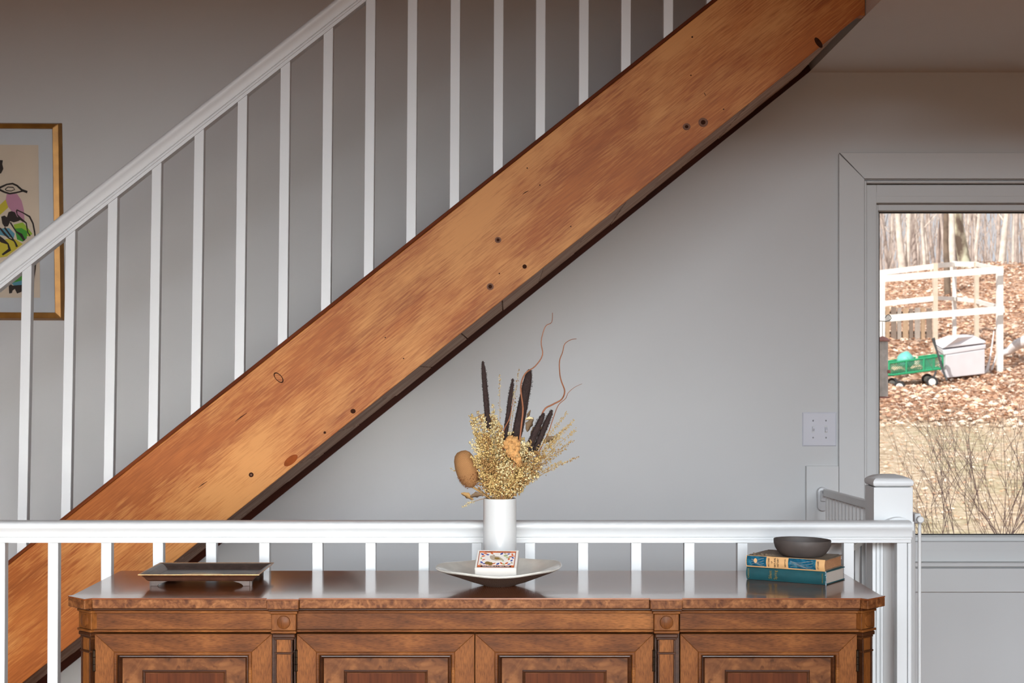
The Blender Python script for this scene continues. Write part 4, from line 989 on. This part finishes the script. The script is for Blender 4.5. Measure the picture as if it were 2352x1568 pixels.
def spanel(x0, x1, z0, z1, mat, y=-.0026, name='spine_panel'):
    n = 7; b = MB(BF2); vs = []
    for i in range(n):
        z = z0+(z1-z0)*i/(n-1); t = z/T2; yy = .004-.0055*math.sin(math.pi*t)-.0004
        vs += [(x0, yy, z), (x1, yy, z)]
    vs += [(x, y_+.001, z) for x, y_, z in vs]
    m_ = 2*n
    fs = [(i*2,i*2+1,i*2+3,i*2+2) for i in range(n-1)]
    return b.add(vs, fs, True).build(name, mat, sp2, recalc=False)
spanel(-L2+.002, -.151, .003, T2-.0008, M['book_blue']); spanel(-.0935, -.0225, .003, T2-.0008, M['book_blue'])
for x_, z_, rx_ in ((-L2+.026, .017, .0045),):
    b = MB(BF2); b.add([(x_+rx_*math.cos(a), -.0022, z_+.006*math.sin(a)) for a in [k*math.pi/6 for k in range(12)]], [tuple(range(12))]); b.build('emblem', M['book_tan'], sp2, recalc=False)
def sp2t(s, x, size, sx=.8): text(s, size, M['ink'], BF2@Matrix.Translation((x, -.0021, T2*.52))@Matrix.Rotation(R(90), 4, 'X')@Matrix.Rotation(R(90), 4, 'Z'), sp2, sx=sx)
sp2t('MYSTERIES', -.1435, .0062, .72); sp2t('OF', -.1355, .0058, .8); sp2t('NATURAL', -.1275, .0066, .8); sp2t('HISTORY', -.1195, .0066, .8); sp2t('NEWTON', -.1005, .0052, .85); sp2t('STOKES', -.0155, .0058, .95)
# feather-like decoration lines on the blue panels
for (xa_, xb_) in ((-.19,-.157), (-.088,-.03)):
    for j in range(4):
        z_ = .007+j*.0045
        pts = [BF2@Vector((xa_+(xb_-xa_)*t, .0035-.0056*math.sin(math.pi*min(.95,(z_+.003*math.sin(t*5+j))/T2)), z_+.003*math.sin(t*5+j))) for t in [i/8 for i in range(9)]]
        MB().tube(pts, .00028, 4).build('spine_line', M['l_grey'], sp2)
# torn paper flaps on top left of jacket
for i in range(9):
    x_ = -L2+.006+i*.007; y_ = .006+.004*(i % 3); h_ = .0035+.004*abs(math.sin(i*1.9)); b = MB(BF2)
    vs = [(x_,y_,T2),(x_+.012,y_+.002,T2),(x_+.014,y_+.03,T2+.0006),(x_+.001,y_+.034,T2+.0008),(x_+.004,y_-.004,T2+h_),(x_+.013,y_-.002,T2+h_*.6)]
    b.add(vs, [(0,1,2,3),(4,5,1,0)]); b.add([(v[0],v[1],v[2]+.0004) for v in vs], [(0,1,2,3),(4,5,1,0)]); b.build('torn_flap', M['jacket_in'], B2, recalc=False)
b = MB(BF2)
b.add([(-.13,.002,T2+.0004),(-.004,.004,T2+.0004),(.004,.05,T2+.0012),(.0,.11,T2+.004),(-.06,.128,T2+.001),(-.18,.12,T2+.004),(-L2+.02,.10,T2+.006),(-L2+.03,.03,T2+.003),(-.1,.06,T2+.0006)], [(0,1,8),(1,2,8),(2,3,8),(3,4,8),(4,5,8),(5,6,8),(6,7,8),(7,0,8)]).build('jacket_front', M['jacket_in'], B2, recalc=False)
# dark bowl
DB = MB(); dbc = (PX(1842,3.925), 3.925, SZ+.0335+T2+.0008)
tilt = Matrix.Translation(dbc)@Matrix.Rotation(R(1.2), 4, 'Y')
DB.M = tilt
DB.lathe([(0,0),(.046,0),(.052,.003),(.060,.010),(.067,.020),(.0705,.031),(.0712,.040),(.0705,.0415),(.0685,.0405),(.067,.033),(.062,.020),(.052,.010),(.03,.006),(0,.005)], (0,0,0), 56)
o = DB.build('stoneware_bowl', M['clay']); tag(o, 'small dark brown stoneware bowl resting on the two books', 'bowl')

# ================================================================== OUTDOORS
def gz(x, y):
    if y < 14: z = -.11
    elif y < 26: t = (y-14)/12; z = -.11+t*1.36
    elif y < 38: t = (y-26)/12; z = 1.25+t*2.35
    else: z = 3.6+(y-38)*.035
    return z+max(0, min(1, (y-22)/12))*min(3.5, x-7.2)*.11+.05*math.sin(x*1.3)*math.sin(y*.9)*(y > 14)
nx_, ny_ = 60, 90; b = MB(); vs = []; fs = []
for j in range(ny_+1):
    y = 6.30+(j/ny_)**1.5*90
    for i in range(nx_+1):
        x = -25+75*i/nx_; vs.append((x, y, gz(x, y)))
for j in range(ny_):
    for i in range(nx_): a = j*(nx_+1)+i; fs.append((a, a+1, a+nx_+2, a+nx_+1))
struct(b.add(vs, fs, True).build('ground', M['ground'], frame=Matrix.Identity(4), recalc=False))
struct(MB().box(-25, 30, -40, YB-.2, -.4, -.15).box(-25, 30, -17, -13, -.3, 3.65).build('ground', M['ground'], frame=Matrix.Identity(4)))  # flat slab plus an unseen bank, added to block low sky light
# leaf litter
def litter(spec_, label):
    b = MB(); mi = []
    for n, yr, size, k_ in spec_:
        for i in range(n):
            y = random.uniform(*yr); x = y*random.uniform(.228, .338)
            s_ = size*random.uniform(.6,1.4); z = gz(x, y)+.01
            Q = Matrix.Rotation(random.uniform(0,6.28), 3, 'Z')@Matrix.Rotation(random.uniform(-.9,.9), 3, 'X')
            c_ = Vector((x,y,z+s_*.4)); vs = [c_+Q@Vector(v) for v in ((-s_,0,0),(0,-s_*.5,s_*.25),(s_,0,0),(0,s_*.5,s_*.25))]
            b.add(vs, [(0,1,2),(0,2,3)]); mi += [k_, k_]
    o = b.build('leaf_litter', M['leaf'][0], recalc=False); o.data.materials.append(M['leaf'][1]); o.data.materials.append(M['leaf'][2])
    o.data.polygons.foreach_set('material_index', mi); tag(o, label, 'leaves', kind='stuff')
litter([(4200,(20.8,38),.05,0),(2600,(20.8,38),.05,1),(4000,(20.4,38),.05,2),(900,(14.5,20.8),.022,2),(700,(14.2,20.8),.022,0)], 'tan and brown fallen oak leaves scattered over the bank and lawn')
# timber garden frame
def bar(b, p, q, w_, h_):
    d_ = (q-p).normalized(); sd_ = d_.cross(Vector((0,0,1))); sd_ = sd_.normalized() if sd_.length > .1 else Vector((1,0,0)); u_ = sd_.cross(d_)
    b.sweep([(-w_/2,-h_/2),(w_/2,-h_/2),(w_/2,h_/2),(-w_/2,h_/2)], [p, q], sd_, u_)
GF = empty('garden_enclosure', (7.3, 26.5, 1.25), 'open white timber garden enclosure with posts and two tiers of rails', 'garden structure')
YF, YK = 26.0, 28.2
def gpost(px, y0, Y, wpx, mat, ybot=None):
    x = PX(px, Y); zb_ = gz(x, Y)-.05 if ybot is None else PZ(ybot, Y); w_ = wpx*Y/F
    MB().box(x-w_/2, x+w_/2, Y-w_/2, Y+w_/2, zb_, PZ(y0, Y)).build('post', mat, GF)
def grail(pxa, ya, Ya, pxb, yb, Yb, hpx, mat):
    b = MB(); bar(b, P(pxa, ya, Ya), P(pxb, yb, Yb), .04, hpx*Ya/F); b.build('rail', mat, GF)
W_, T_ = M['lumber'], M['lumber_tan']
gpost(2296, 612, 26, 13, W_); gpost(2148, 604, 28, 10, T_); gpost(2192, 600, 29, 8, W_); gpost(2243, 602, 28, 9, T_); gpost(2026, 640, 25.6, 11, W_); gpost(1900, 650, 26, 11, W_)
grail(1895,650,25.7, 2304,619,25.8, 15.5, W_); grail(1895,742,25.7, 2306,710,25.8, 15.5, W_)
grail(1960,634,28, 2148,611,28, 12, W_); grail(2148,610,28, 2192,607,29, 11, W_); grail(2192,606,29, 2243,607,28, 12, W_); grail(2243,607,28, 2297,618,26, 9, W_)
grail(1960,704,28, 2148,685,28, 12, W_); grail(2148,684,28, 2192,686,29, 9, W_); grail(2192,686,29, 2243,691,28, 9, W_); grail(2243,692,28, 2297,706,26, 9, W_)
# picket fence
PF = empty('picket_fence', (PX(2090,29.5), 29.5, 1.8), 'short weathered grey picket fence behind the green cart', 'fence')
for k in range(10):
    x = PX(2026+k*13.6, 29.5); w_ = (9 if k % 2 else 12)*29.5/F/2; zt_ = PZ(706+random.uniform(-2,2), 29.5)
    MB().box(x-w_, x+w_, 29.5+(.03 if k % 2 else 0), 29.53+(.03 if k % 2 else 0), gz(x,29.5)-.3, zt_).build('picket', M['fence'][k % 3], PF)
for py in (718, 764):
    b = MB(); bar(b, P(2015,py,29.6), P(2152,py,29.6), .04, .05); b.build('fence_rail', M['fence'][2], PF)
# second dark wire fence piece
b = MB()
# storage chest
CY = 25.6; SC = empty('storage_chest', (PX(2213,CY), CY, PZ(862,CY)), 'pale lilac plastic storage chest with a hipped lid', 'storage box')
def quadloft(pts_levels, name, mat):
    vs = []; n = len(pts_levels)
    for lv in pts_levels: vs += lv
    fs = [(i*4+j, i*4+(j+1)%4, (i+1)*4+(j+1)%4, (i+1)*4+j) for i in range(n-1) for j in range(4)]+[(3,2,1,0), tuple((n-1)*4+j for j in range(4))]
    MB().add(vs, fs).build(name, mat, SC, bevel=.008)
def lvl(pl, pm, pr, y_l, y_m, y_r, yb=None):
    a = P(pl, y_l, CY+.35); m1_ = P(pm, y_m, CY-.25); r_ = P(pr, y_r, CY); bk = a+(r_-m1_)
    return [m1_, r_, bk, a]
quadloft([lvl(2160,2172,2262,852,868,858), lvl(2152,2172,2262,800,816,802)], 'chest_body', M['bin'])
quadloft([lvl(2148,2168,2264,800,815,800), lvl(2144,2166,2265,790,804,791)], 'chest_rim', M['bin'])
quadloft([lvl(2142,2164,2266,787,800,787), lvl(2144,2170,2262,783,796,782), lvl(2175,2200,2238,771,775,771)], 'chest_lid', M['bin'])
# green cart
KY = 25.0
CT = empty('garden_cart', (PX(2100,KY), KY, PZ(890,KY)), 'green mesh-sided garden cart with black tyres and white hubs', 'cart')
def kp(x, y, d_=0): return P(x, y, KY+d_)
def frame_tubes(pairs, r, name, mat):
    for p, q_ in pairs: MB().tube([p, q_], r, 6).build(name, mat, CT)
fl, frt = (2042,833,862), (2165,815,845)
A0, A1_ = kp(2042,862), kp(2165,846); B0, B1_ = kp(2042,834), kp(2165,817); dv = Vector((0,.5,.02))
frame_tubes([(A0,A1_),(B0,B1_),(A0,B0),(A1_,B1_),(A0+dv,A1_+dv),(B0+dv,B1_+dv),(A0,A0+dv),(B0,B0+dv),(A1_,A1_+dv),(B1_,B1_+dv),(A0+dv,B0+dv),(A1_+dv,B1_+dv),(kp(2082,857),kp(2082,829)),(kp(2122,852),kp(2122,823))], .018, 'cart_frame', M['cart'])
MB().add([A0,A1_,A1_+dv,A0+dv], [(0,1,2,3)]).build('cart_bed', M['cart'], CT)
for (p, q_, r_, s_) in ((A0,A1_,B1_,B0),(A0+dv,A1_+dv,B1_+dv,B0+dv)): MB().add([p,q_,r_,s_], [(0,1,2,3)]).build('mesh_panel', M['cartmesh'], CT)
for (x, y, dd) in ((2066,888,-.05),(2141,877,-.05),(2049,881,.5),(2130,871,.5)):
    c_ = P(x, y, KY+dd); wm_ = Matrix.Translation(c_)@Matrix.Rotation(R(90), 4, 'X')@Matrix.Rotation(R(-14), 4, 'Y')
    wh = MB(wm_).lathe([(.045,.035),(.08,.04),(.092,.02),(.095,0),(.092,-.02),(.08,-.04),(.045,-.035)], (0,0,0), 20).build('wheel', M['rubber'], CT)
    MB(wm_).lathe([(0,.04),(.03,.042),(.058,.036),(.06,.02)], (0,0,0), 18).build('hub', M['lumber'], wh)
MB().tube([kp(2143,776,-.1), kp(2150,800,-.1), kp(2164,846,-.1), kp(2175,873,-.15)], [.03,.016,.016,.016], 6).build('handle', M['wire'], CT)
for q_ in ((2055,868,2066,888),(2150,852,2141,877)): MB().tube([kp(q_[0],q_[1]), kp(q_[2],q_[3])], .016, 6).build('axle_strut', M['wire'], CT)
b = MB(); b.blob(kp(2080,826,.25), (.14,.15,.12), 12, 8)
for v in b.v: v += Vector((0,0,noise.noise(v*9)*.04))
tag(b.build('yard_bag', M['tealbag']), 'teal plastic bag lying in the green cart', 'bag')
b = MB(); b.blob(kp(2061,850,.25), (.13,.14,.06), 10, 6); b.blob(kp(2105,846,.25), (.12,.15,.06), 10, 6)
for v in b.v: v += Vector((noise.noise(v*20)*.03,0,noise.noise(v*25)*.03))
tag(b.build('leaf_heap', M['leaf'][0]), 'heap of dead leaves inside the green cart', 'leaves', kind='stuff')
tag(MB().tube([kp(2105,838,.2), kp(2107,828,.2), kp(2106,822,.2), kp(2106,818,.2)], [.05,.045,.02,.018], 10).build('jug', M['lumber_tan']), 'small cream jug standing in the middle of the cart', 'jug')
# birch log and stakes
lg = MB(); lg.tube([P(2300,812,27), P(2318,805,27), P(2335,792,26.8), P(2365,778,26.5), P(2420,768,26.2)], [.05,.07,.09,.10,.09], 12)
tag(lg.build('birch_log', M['birch']), 'white birch log lying on the leaves right of the enclosure', 'log')
for (x0, y0, x1, y1, dy) in ((2268,856,2283,760,.1),(2275,858,2295,790,.2),(2262,858,2272,826,0)):
    c0 = P(x0,y0,25.9+dy); x_ = c0.x
    tag(MB().tube([c0, P((x0+x1)/2+1,(y0+y1)/2,25.9+dy), P(x1,y1,25.9+dy)], [.018,.014,.01], 6).build('garden_stake', M['birch']), 'pale bare stick leaning by the right post', 'stake', 'pale sticks beside the right post of the enclosure')
# bird feeder on a pole near the glass
FY = 8.2
FD = empty('bird_feeder', (PX(2026,FY), FY, PZ(912,FY)), 'tube bird feeder with a red cap hanging just outside the window', 'bird feeder')
fxc = PX(2027,FY); tr_ = 12.5*FY/F
MB().lathe([(0,PZ(910,FY)),(tr_,PZ(910,FY)),(tr_,PZ(783,FY)),(0,PZ(783,FY))], (fxc,FY,0), 20).build('seed_tube', M['feeder_tube'], FD)
MB().lathe([(tr_*1.3,PZ(784,FY)),(tr_*1.35,PZ(782,FY)),(tr_*.9,PZ(776,FY)),(.004,PZ(772,FY))], (fxc,FY,0), 20).build('cap', M['feeder_roof'], FD)
MB().lathe([(0,PZ(914,FY)),(tr_*1.3,PZ(914,FY)),(tr_*1.35,PZ(911,FY)),(0,PZ(910,FY))], (fxc,FY,0), 20).build('base_tray', M['feeder_roof'], FD)
MB().tube([(fxc+tr_*.7,FY-.01,PZ(853,FY)),(fxc+tr_*1.25,FY-.02,PZ(853,FY))], .009, 8).build('feeding_port', M['feeder_roof'], FD)
MB().tube([(fxc+tr_*.9,FY-.01,PZ(863,FY)),(fxc+tr_*2.0,FY-.02,PZ(863,FY))], .002, 6).build('perch', M['wire'], FD)
MB().tube([(fxc,FY,PZ(774,FY)),(fxc,FY,PZ(739,FY))], .0014, 6).build('hanger_wire', M['wire'], FD)
hk = [(2022,737),(2035,738),(2043,736),(2047,731),(2045,725),(2040,722),(2036,725),(2033,730)]
tag(MB().tube([P(2004,1240,FY+.02),P(2004,900,FY+.02),P(2004,742,FY+.02)]+[P(x,y,FY) for x, y in hk], .0016*1.3, 6).build('feeder_hook', M['wire']), 'thin dark wire hook above the bird feeder', 'hook')
# trees
def tree(x, y, h, r, lean, mat, label, group=None, name='bare_tree', nb=7, rs=None):
    rr = random.Random(rs if rs is not None else int(x*1000+y*77))
    z = gz(x, y)-.1; pts = []; n = 7
    for i in range(n+1):
        t = i/n; pts.append(Vector((x+lean*h*t+rr.uniform(-.04,.04)*h*.12, y+rr.uniform(-.1,.1), z+h*t)))
    b = MB(); b.tube(pts, [r*(1.25 if i == 0 else 1-.7*i/n) for i in range(n+1)], 7, False)
    root = None
    for k_ in range(nb):
        t = rr.uniform(.12,.95); i = min(int(t*n), n-1); p = pts[i].lerp(pts[i+1], t*n-i); L_ = rr.uniform(.8,2.2)*(1.2-t*.6)
        a = rr.uniform(0,6.28); q1 = p+Vector((math.cos(a)*L_*.5, math.sin(a)*L_*.3, L_*.55)); q2 = q1+Vector((math.cos(a)*L_*.25+rr.uniform(-.2,.2), math.sin(a)*L_*.2, L_*.6))
        b.tube([p, q1, q2], [r*.30, r*.2, r*.08], 4, False)
        q3 = q1+Vector((-math.cos(a)*L_*.3, .1, L_*.5)); b.tube([q1, q3], [r*.14, r*.05], 4, False)
    o = b.build(name, mat, recalc=False); tag(o, label, 'tree', group); return o
tree(PX(2219,37.2), 37.2, 9, .125, -.19, M['lichen'], 'thick leaning tree trunk patched with pale lichen behind the enclosure', nb=5)
tree(PX(2177,33.6), 33.6, 9, .062, -.01, M['darkbark'], 'dark upright trunk rooted directly behind the enclosure', nb=4)
tree(PX(2184,36.0), 36.0, 9, .075, .0, M['barks'][2], 'smooth pale trunk beside the dark upright trunk', nb=4)
gn = 'slender bare trees in the woods beyond the bank'
rt_ = random.Random(11)
for i in range(110):
    y = 38.5+rt_.random()**1.1*38; x = y*rt_.uniform(.17, .40)
    bk_ = rt_.choice([0,0,1,2,2]); le_ = rt_.uniform(-.10,.10); hh_ = rt_.uniform(7,11); rd_ = rt_.uniform(.025,.085)
    tree(x, y, hh_, rd_, le_, M['barks'][bk_], 'slender %s bare tree %s, %s in the woods' % (['grey','brown','pale'][bk_], 'leaning left' if le_ < -.03 else 'leaning right' if le_ > .03 else 'standing upright', 'near the bank crest' if y < 48 else 'halfway back' if y < 60 else 'far back'), gn, nb=9, rs=i)
# tangled brush far back
b = MB(); rq = random.Random(3)
for i in range(500):
    y = rq.uniform(45,85); x = y*rq.uniform(.215,.36); z = gz(x,y); h = rq.uniform(1.0,7.5); s_ = rq.uniform(.008,.022); l_ = rq.uniform(-.25,.25)*h
    b.add([(x-s_,y,z),(x+s_,y,z),(x+l_,y,z+h)], [(0,1,2)])
tag(b.build('brushwood', M['barks'][0], recalc=False), 'haze of fine bare brush filling the far woods', 'brush', kind='stuff')
# foreground shrubs
def shrub(px, Y, h, seed, label, spread=.55, n=6):
    r_ = random.Random(seed); x = PX(px, Y); z = gz(x,Y)-.02; b = MB()
    def grow(p, d_, L_, r, dep):
        q1 = p+d_*L_*.5+Vector((r_.uniform(-1,1),r_.uniform(-1,1),r_.uniform(-.3,1)))*L_*.08
        q2 = q1+d_*L_*.5+Vector((r_.uniform(-1,1),r_.uniform(-1,1),r_.uniform(-.3,1)))*L_*.10
        b.tube([p,q1,q2], [r, r*.8, r*.55], 4, False)
        if dep == 0: return
        for (s_, k_) in ((q1, 1), (q2, 2)):
            for _ in range(k_):
                nd = (d_+Vector((r_.uniform(-1,1),r_.uniform(-.8,.8),r_.uniform(-.25,.6)))*.62).normalized()
                grow(s_, nd, L_*r_.uniform(.6,.9), r*.6, dep-1)
    for k_ in range(n):
        d_ = Vector((r_.uniform(-spread,spread), r_.uniform(-.4,.4), 1)).normalized(); grow(Vector((x+r_.uniform(-.12,.12),Y+r_.uniform(-.1,.1),z)), d_, h*.45, .0042, 3)
    tag(b.build('bare_shrub', M['twig'], recalc=False), label, 'shrub')
shrub(2190, 8.6, 1.0, 4, 'bare twiggy shrub just outside the window, nearest the newel post')
shrub(2300, 9.2, 1.12, 9, 'bare twiggy shrub outside the window at the right picture edge')
shrub(2390, 8.4, 1.1, 21, 'bare shrub mostly beyond the right picture edge', n=6)
